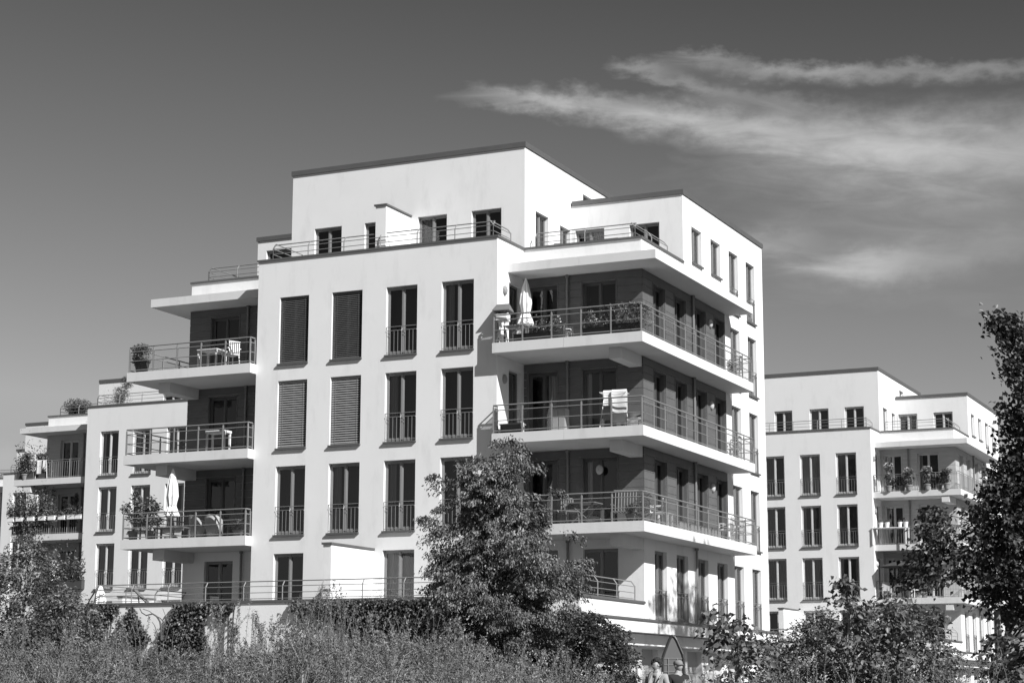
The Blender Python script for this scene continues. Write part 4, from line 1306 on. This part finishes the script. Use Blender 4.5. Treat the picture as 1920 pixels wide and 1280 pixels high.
# ivy on the terrace wall, each patch a plant of its own
def ivy(label, poly, n, seed, Yw=-3.27):
    rs = np.random.RandomState(seed)
    pts = [at(x, y, Y=Yw) for x, y in poly]
    X = np.array([p.x for p in pts]); Z = np.array([p.z for p in pts])
    x0, z0 = X.mean(), Z.min()
    t = thing('ivy', label, 'ivy', (x0, Yw, 0))
    P = []
    while len(P) < n*1.9:
        x = rs.uniform(X.min()-.1, X.max()+.1); z = rs.uniform(Z.min()-.1, Z.max()+.05)
        xs = x+rs.randn()*.05; zs = z+rs.randn()*.05
        ins = False; j = len(X)-1
        for i in range(len(X)):
            if (Z[i] > zs) != (Z[j] > zs) and xs < (X[j]-X[i])*(zs-Z[i])/(Z[j]-Z[i])+X[i]: ins = not ins
            j = i
        if ins: P.append((x-x0, -.03-abs(rs.randn())*.09, z))
    for k in range(max(4, n//120)):
        x, _, z = P[rs.randint(len(P))]; vx = rs.randn()*.25
        L_ = rs.uniform(.3, 1.0); q = int(L_*30)
        for i in range(q):
            x += (vx+rs.randn()*.4)*L_/q; z -= L_/q*rs.uniform(.3, 1.3)
            P.append((x+rs.randn()*.03, -.03-abs(rs.randn())*.05, min(z, Z.max()+.02)))
    V, F = leaves(np.array(P), .10, .085, .6, rs, np.array([0, -.7, 0]))
    np_mesh('foliage', V, F, 'leafivy', t)
    m = MB()
    for k in range(10):
        a = P[rs.randint(len(P))]; b = P[rs.randint(len(P))]
        m.path([(a[0], -.02, 0), (a[0]*.7+b[0]*.3, -.025, a[2]*.5), (a[0], -.02, a[2])], .012, 4)
    m.build('stem', 'bark', t)
    return t


ivy('narrow ivy strand slanting down the left end of the terrace wall', [(192, 1133), (228, 1133), (222, 1148), (205, 1168), (190, 1200), (172, 1200), (176, 1165)], 620, 1)
ivy('small ivy tuft hanging at the far left end of the terrace wall', [(160, 1133), (178, 1133), (176, 1145), (168, 1165), (160, 1165)], 110, 2)
ivy('pointed triangle of ivy on the terrace wall, second from the left', [(248, 1137), (256, 1145), (268, 1170), (285, 1200), (200, 1215), (222, 1185), (238, 1160)], 900, 3)
ivy('broad ivy mass below the ground floor door on the terrace wall', [(328, 1131), (405, 1131), (402, 1142), (388, 1150), (384, 1180), (400, 1230), (290, 1230), (305, 1190), (322, 1165), (332, 1150)], 2300, 4)
ivy('small ivy tongue right of the broad ivy mass on the terrace wall', [(412, 1131), (444, 1131), (440, 1142), (425, 1148), (412, 1160), (408, 1150)], 200, 5)
ivy('long dark ivy curtain on the terrace wall, left of the big tree', [(545, 1128), (690, 1124), (850, 1121), (850, 1215), (720, 1210), (660, 1190), (640, 1160), (600, 1150), (560, 1150)], 4600, 6)
t = thing('bare_branch', 'bare curved branch arching in front of the white terrace wall between ivy patches', 'branch', tuple(at(302, 1200, Y=-4.0)))
m = MB(); o_ = at(302, 1200, Y=-4.0)
def bb(pts, r):
    q = [tuple(at(x, y, Y=-4.0)-o_) for x, y in pts]
    for i, (a, b) in enumerate(zip(q[:-1], q[1:])): m.tube(a, b, r*(1-i/len(q)*.7), 5)
bb([(303, 1200), (302, 1178), (300, 1165), (294, 1155), (286, 1150), (274, 1153), (266, 1148), (262, 1140)], .035)
bb([(303, 1190), (310, 1168), (300, 1158), (290, 1153), (280, 1145), (268, 1141)], .02)
bb([(310, 1200), (318, 1170), (312, 1158), (305, 1140)], .014)
bb([(296, 1190), (290, 1172), (285, 1165)], .014)
m.build('branch', 'bark', t)

# feathery undergrowth in the foreground: nobody could count it
rs = np.random.RandomState(77)
def top_line(px):
    xs = [-100, 60, 150, 200, 260, 300, 345, 400, 450, 500, 540, 570, 620, 690, 760, 820, 860, 900, 950, 1020, 1090, 1150, 1200, 1240, 1300, 1340, 1380, 1450, 1700, 2050]
    ys = [1165, 1165, 1160, 1165, 1178, 1185, 1185, 1188, 1175, 1165, 1150, 1140, 1145, 1150, 1150, 1150, 1165, 1190, 1212, 1222, 1225, 1228, 1262, 1285, 1268, 1236, 1238, 1240, 1245, 1235]
    return np.interp(px, xs, ys)
Vs = []; Fs = []; SV = MB(); n0 = 0
plumes = []       # root, tip, density
for i in range(680):
    D = rs.uniform(16.5, 27); px = rs.uniform(-120, 2040)
    k = D/FPX
    wob = 13*math.sin(px*.041+D*.9)+9*math.sin(px*.093+D*1.7+2)
    h = (1298-top_line(px)-22+wob-abs(rs.randn())*38)*k+CAM.z-.05
    if h < .5: continue
    p = at(px, 1298, D=D)
    L = rs.uniform(.42, 1.0)
    for j in range(8):
        a = rs.rand()*2*PI; e = rs.uniform(.15, 1.15)
        tip = np.array([p.x+L*math.sin(e)*math.cos(a)*.9, p.y+L*math.sin(e)*math.sin(a)*.9, h-L*(1-math.cos(e))*.9+rs.randn()*.03])
        plumes.append((np.array([p.x, p.y, h-L*1.05]), tip, 105, .85))
for (px, ty, D) in [(410, 1135, 22), (398, 1140, 22), (452, 1120, 22), (470, 1140, 22), (515, 1150, 22), (545, 1125, 21), (560, 1110, 21), (575, 1118, 21), (600, 1095, 21), (606, 1100, 21), (622, 1088, 20.8), (628, 1108, 21), (592, 1120, 21), (640, 1112, 21), (655, 1125, 21),
                    (215, 1180, 22), (575, 1140, 20), (585, 1128, 20), (430, 1160, 21), (500, 1165, 21), (690, 1145, 21), (760, 1150, 21), (555, 1150, 21), (610, 1130, 21), (665, 1150, 21), (535, 1155, 21), (480, 1165, 22)]:
    for j in range(4):
        q = at(px+rs.randn()*6, 1298, D=D); h = (1298-ty-rs.rand()*16)*D/FPX+CAM.z
        plumes.append((np.array([q.x+rs.randn()*.1, q.y+rs.randn()*.1, h-.75]), np.array([q.x, q.y, h]), 60, .35))
for i in range(90):
    D = rs.uniform(18, 25); px = rs.uniform(-20, 1130) if i % 3 else rs.uniform(1300, 1900)
    h = (1298-top_line(px)+rs.uniform(0, 30))*D/FPX+CAM.z; q = at(px, 1298, D=D)
    for j in range(2):
        plumes.append((np.array([q.x+rs.randn()*.15, q.y, h-.7]), np.array([q.x+rs.randn()*.06, q.y, h-rs.rand()*.1]), 62, .3))
for (a_, b_, n, wd) in plumes:
    u = rs.rand(n)
    bow = np.array([0, 0, .12])*np.sin(u*PI)[:, None]
    C_ = a_+(b_-a_)*u[:, None]+bow
    side = rs.randn(n, 3); side /= np.linalg.norm(side, axis=1)[:, None]
    P = C_+side*(.085*wd*(1.15-u)*rs.rand(n)**.6)[:, None]
    dr = (b_-a_)/np.linalg.norm(b_-a_)
    v, f = leaflets(P, .024, .011, rs, side*.7+dr*.5)
    Vs.append(v); Fs.append(f+n0); n0 += len(v)
    SV.tube(a_, (a_+b_)/2+np.array([0, 0, .12]), .0045, 3, .003, cap=False)
    SV.tube((a_+b_)/2+np.array([0, 0, .12]), b_, .003, 3, .0012, cap=False)
for i in range(0, len(plumes), 8):
    a_ = plumes[i][0]; SV.tube((a_[0], a_[1], 0), a_, .012, 4, cap=False)
V = np.concatenate(Vs); F = np.concatenate(Fs)
u_ = np_mesh('undergrowth', V, F, 'leaffeather'); u_['kind'] = 'stuff'
tag(u_, 'feathery grey-green undergrowth filling the bottom of the photo', 'undergrowth')
so_ = SV.build('undergrowth_stem', 'palebark', u_)
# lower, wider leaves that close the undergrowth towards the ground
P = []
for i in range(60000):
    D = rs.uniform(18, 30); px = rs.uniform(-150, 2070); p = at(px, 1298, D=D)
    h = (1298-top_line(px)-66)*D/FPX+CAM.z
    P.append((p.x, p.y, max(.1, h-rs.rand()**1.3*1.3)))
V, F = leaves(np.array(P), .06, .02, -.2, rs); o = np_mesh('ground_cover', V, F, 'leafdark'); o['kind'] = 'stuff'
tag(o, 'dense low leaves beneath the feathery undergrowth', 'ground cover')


# ================================================================== people and sign
def skin_mesh(name, mt, verts, edges, radii, parent=None, sub=2, root=0):
    me = bpy.data.meshes.new(name); me.from_pydata(verts, edges, []); me.update()
    o = bpy.data.objects.new(name, me)
    if parent: o.parent = parent
    col.objects.link(o)
    m_ = o.modifiers.new('skin', 'SKIN'); m_.use_smooth_shade = True
    if not me.skin_vertices: me.attributes  # layer is made by the modifier below
    if not me.skin_vertices:
        bm = bmesh.new(); bm.from_mesh(me); bm.verts.layers.skin.verify(); bm.to_mesh(me); bm.free()
    for i, r in enumerate(radii):
        sv = me.skin_vertices[0].data[i]; sv.radius = (r, r) if isinstance(r, (int, float)) else r
        sv.use_root = (i == root)
    s_ = o.modifiers.new('sub', 'SUBSURF'); s_.levels = sub; s_.render_levels = sub
    me.materials.append(M[mt])
    return o


def head_mesh(name, mt, parent, loc, s=1.0, rot=0):
    """ellipsoid head with brow, nose, mouth, chin and ears, facing -Y"""
    n, k = 28, 20
    V = []; F = []
    for j in range(k+1):
        ph = PI*j/k
        for i in range(n):
            th = 2*PI*i/n
            x = math.sin(ph)*math.cos(th); y = math.sin(ph)*math.sin(th); z = math.cos(ph)
            X, Y, Z = x*.075, y*.095, z*.118
            if z < 0: X *= 1-.28*z*z; Y *= 1-.12*z*z
            if y < -.3:
                c = abs(x)
                if c < .16 and -.42 < z < .12: Y -= .026*(1-c/.16)*(1-abs(z+.2)/.32)
                if .2 < c < .55 and -.02 < z < .16: Y += .012
                if c < .5 and .14 < z < .3: Y -= .005
                if c < .3 and -.64 < z < -.48: Y -= .007
                if c < .3 and -.72 < z < -.66: Y += .004
                if c < .3 and z < -.82: Y -= .010
            V.append((X, Y, Z))
    for j in range(k):
        for i in range(n):
            i2 = (i+1) % n; F.append((j*n+i, (j+1)*n+i, (j+1)*n+i2, j*n+i2))
    b = MB(); b.v = [(v[0]*s, v[1]*s, v[2]*s) for v in V]; b.f = F; b.mi = [0]*len(F)
    for sx_ in (-1, 1):
        b.lathe((sx_*.076*s, .005*s, -.03*s), [(.006, 0), (.014, .012), (.017, .035), (.008, .055)], 8, squash=1.6)
        b.lathe((sx_*.029*s, -.083*s, -.004*s), [(.004, 0), (.010, .006), (.010, .012), (.004, .017)], 8, squash=.4)
    o = b.build(name, mt, parent, loc, rot, smooth=True)
    return o


def person(label, loc, rz, top, hair='curly', H=1.78, arm=(), shirt='denim'):
    t = thing('person', label, 'person', loc, rz)
    hip, sh, nk = .93*H/1.78, 1.44*H/1.78, 1.53*H/1.78
    V = [(0, 0, hip), (0, 0, hip+.16), (0, .005, hip+.34), (0, .01, sh-.04), (0, 0, nk), (0, -.015, nk+.10),
         (-.1, 0, hip-.07), (-.11, -.02, hip-.44), (-.11, .01, .09), (-.115, -.12, .045),
         (.1, 0, hip-.07), (.12, -.06, hip-.42), (.12, .05, .09), (.125, -.08, .045)]
    E = [(0, 1), (1, 2), (2, 3), (3, 4), (4, 5), (0, 6), (6, 7), (7, 8), (8, 9), (0, 10), (10, 11), (11, 12), (12, 13)]
    Rr = [(.15, .115), (.135, .1), (.15, .11), (.14, .095), (.065, .066), .06, .095, .062, .045, .035, .095, .062, .045, .035]
    base = len(V)
    for k, (el, wr) in enumerate(arm):
        sx_ = -1 if k == 0 else 1
        V += [(sx_*.195, .005, sh-.02), el, wr]; E += [(3, base), (base, base+1), (base+1, base+2)]; Rr += [.062, .045, .03]; base += 3
        # hand: palm and five fingers
        d = (Vector(wr)-Vector(el)).normalized(); side = d.cross(Vector((0, 0, 1)))
        if side.length < .1: side = Vector((1, 0, 0))
        side.normalize(); nrm = side.cross(d)
        palm = Vector(wr)+d*.06
        V += [tuple(palm)]; E += [(base-1, base)]; Rr += [(.034, .018)]; pi_ = base; base += 1
        for f_, (o_, L_) in enumerate(((-.03, .06), (-.011, .075), (.009, .07), (.028, .055))):
            a = palm+d*.03+side*o_; b_ = a+d*L_*.55-nrm*.012; c_ = b_+d*L_*.3-nrm*.03
            V += [tuple(a), tuple(b_), tuple(c_)]; E += [(pi_, base), (base, base+1), (base+1, base+2)]; Rr += [.010, .009, .008]; base += 3
        a = palm-side*.03-d*.02; b_ = a-side*.03+d*.03; V += [tuple(a), tuple(b_)]; E += [(pi_, base), (base, base+1)]; Rr += [.012, .010]; base += 2
    body = skin_mesh('body', 'skin', V, E, Rr, t)
    hd = head_mesh('head', 'skin', t, (0, -.02, nk+.135), 1.0, -.5 if hair == 'curly' else .25)
    # clothes: a slightly larger skin over torso and upper arms, and trousers
    Vt = [(0, 0, hip-.04), (0, 0, hip+.16), (0, .005, hip+.34), (0, .01, sh-.03), (0, .004, nk-.03)]; Et = [(0, 1), (1, 2), (2, 3), (3, 4)]; Rt = [(.175, .14), (.16, .125), (.175, .135), (.165, .12), (.075, .075)]
    for k, (el, wr) in enumerate(arm):
        sx_ = -1 if k == 0 else 1; b0 = len(Vt)
        w_ = Vector(el)+(Vector(wr)-Vector(el))*(.85 if shirt == 'denim' else .1)
        Vt += [(sx_*.20, .005, sh-.01), el, tuple(w_)]; Et += [(3, b0), (b0, b0+1), (b0+1, b0+2)]; Rt += [.08, .062, .05]
    skin_mesh('jacket' if shirt == 'denim' else 'shirt', shirt, Vt, Et, Rt, t)
    Vp = [(0, 0, hip+.02), (-.1, 0, hip-.08), (-.11, -.02, hip-.44), (-.11, .01, .12), (.1, 0, hip-.08), (.12, -.06, hip-.42), (.12, .05, .12)]
    skin_mesh('trousers', 'trousers', Vp, [(0, 1), (1, 2), (2, 3), (0, 4), (4, 5), (5, 6)], [(.165, .13), .115, .08, .065, .115, .08, .065], t)
    for sx_, yy in ((-.113, -.05), (.123, -.01)):
        m = MB(); m.lathe((sx_, yy, 0), [(.045, 0), (.05, .02), (.045, .06), (.03, .1)], 14, squash=2.4); m.build('shoe', 'black', t, smooth=True)
    c = (0, -.005, nk+.17)
    if hair == 'curly':
        m = MB(); rr = random.Random(5)
        for k in range(150):
            th = rr.uniform(0, 2*PI); ph = rr.uniform(0, PI*.66)
            x, y, z = math.sin(ph)*math.cos(th), math.sin(ph)*math.sin(th), math.cos(ph)
            if y < -.5 and z < .3: continue
            p_ = (c[0]+x*.098, c[1]+.015+y*.108, c[2]+z*.108-.0); r_ = rr.uniform(.02, .034)
            m.lathe(p_, [(r_*.5, -r_), (r_, -r_*.4), (r_, r_*.4), (r_*.5, r_)], 6)
        m.build('hair', 'hair', t, smooth=True)
        m = MB(); m.lathe((0, .035, nk-.07), [(.13, -.05), (.15, .0), (.115, .045), (.085, .06)], 16, ripple=5, ramp=.07); m.build('hood', shirt, t, smooth=True)
        m = MB()
        for sx_ in (-1, 1):
            m.quad((sx_*.05, -.10, nk-.04), (sx_*.14, -.09, nk-.08), (sx_*.12, -.16, nk-.24), (sx_*.02, -.165, nk-.3))
            m.quad((sx_*.05, -.10, nk-.04), (sx_*.14, -.09, nk-.08), (sx_*.13, -.05, nk-.0), (sx_*.06, -.05, nk+.03))
            m.box(min(sx_*.05, sx_*.15), max(sx_*.05, sx_*.15), -.172, -.16, nk-.42, nk-.31)
        m.build('lapel', 'wicker', t)
        m = MB()
        m.path([(.13, .1, nk-.1), (.15, -.02, nk-.01), (.12, -.13, nk-.14), (.0, -.165, nk-.32), (-.14, -.15, nk-.5)], .017, 6)
        m.path([(-.13, .1, nk-.1), (-.155, -.02, nk-.02), (-.15, -.13, nk-.16), (-.17, -.13, nk-.45)], .015, 6)
        m.build('bag_strap', 'black', t)
    else:
        m = MB(); m.lathe((0, c[1]+.005, c[2]-.01), [(.09, 0), (.097, .03), (.085, .075), (.04, .105), (.01, .11)], 20, squash=1.2)
        m.build('cap', 'cap', t, smooth=True)
        m = MB(); k = len(m.v)
        n = 10
        pts = [(.075*math.cos(PI+PI*i/n), -.1+.085*math.sin(PI+PI*i/n)-.005) for i in range(n+1)]
        for zz in (0, .012): m.v += [(x, y+c[1]+.04, c[2]+.0+zz-.012*abs(x)/.075) for x, y in pts]
        m.f += [tuple(range(n+1)), tuple(range(n+1, 2*n+2))]+[(i, i+1, n+2+i, n+1+i) for i in range(n)]+[(0, n, 2*n+1, n+1)]; m.mi += [0]*(n+3)
        m.build('cap_peak', 'cap', t)
    return t


PD = 40.0
p1 = base_at(1232, PD); p2 = base_at(1272, PD)
fz = math.atan2(-(CAM.x-p1[0]), (CAM.y-p1[1]))
def face(p, extra): # heading so that local -Y looks at the camera, turned by extra
    a = math.atan2(CAM.y-p[1], CAM.x-p[0]); return a+PI/2+extra
person('person with dark curly hair in a pale denim jacket, looking down to the left', p1, face(p1, -.5), 0, 'curly', 1.80, arm=(((-.27, .02, 1.17), (-.2, -.2, 1.12)), ((.27, .02, 1.17), (.18, -.22, 1.16))), shirt='denim')
person('person in a patterned cap and black short-sleeved shirt, right of the curly-haired one', p2, face(p2, .55), 0, 'cap', 1.78, arm=(((-.27, .03, 1.16), (-.12, -.25, 1.2)), ((.27, .02, 1.16), (.1, -.27, 1.24))), shirt='tee')
d2 = face(p2, .55)
t = thing('bunch_of_leaves', 'pale leafy bunch held in front of the person with the patterned cap', 'bouquet', (p2[0]+.34*math.sin(d2), p2[1]-.34*math.cos(d2), 1.2))
V, F = leaves(ball_points(160, (0, 0, .02), (.14, .14, .14)), .07, .04, -.2); np_mesh('foliage', V, F, 'petal', t)
m = MB(); m.tube((0, 0, -.16), (0, 0, .02), .012); m.build('stem', 'bark', t)

# the pointed dark-rimmed board behind the people
bx_ = base_at(1263, 44.5)
t = thing('pointed_sign_board', 'pointed-arch board with a dark tubular rim, standing behind the two people', 'sign', bx_, face(bx_, 0))
k4 = 44.5/FPX
def sp(px, py): return ((px-1263)*k4, 0, (1298-py)*k4+CAM.z)
out = [sp(1243.5, 1345), sp(1243.5, 1232), sp(1247, 1222), sp(1257, 1197), sp(1260, 1192.5), sp(1263, 1191.5), sp(1266, 1193), sp(1270, 1199), sp(1281, 1225), sp(1282.5, 1233), sp(1282.5, 1345)]
m = MB(); m.path(out, .035, 8); m.build('rim', 'signrim', t, smooth=False)
m = MB(); n = len(out)
for yy in (-.008, .008): m.v += [(x, yy, z) for x, y, z in out]
m.f += [tuple(range(n)), tuple(range(n, 2*n))]; m.mi += [0, 0]
m.build('panel', 'signback', t)
m = MB()
for py in (1233, 1245, 1258, 1271):
    a = sp(1246, py); b = sp(1280, py); m.box(a[0], b[0], -.02, -.009, a[2]-.008, a[2]+.008)
for px in (1254, 1271):
    a = sp(px, 1271); b = sp(px, 1233); m.box(a[0]-.008, a[0]+.008, -.028, -.0205, a[2], b[2])
m.build('bracket', 'steel', t)
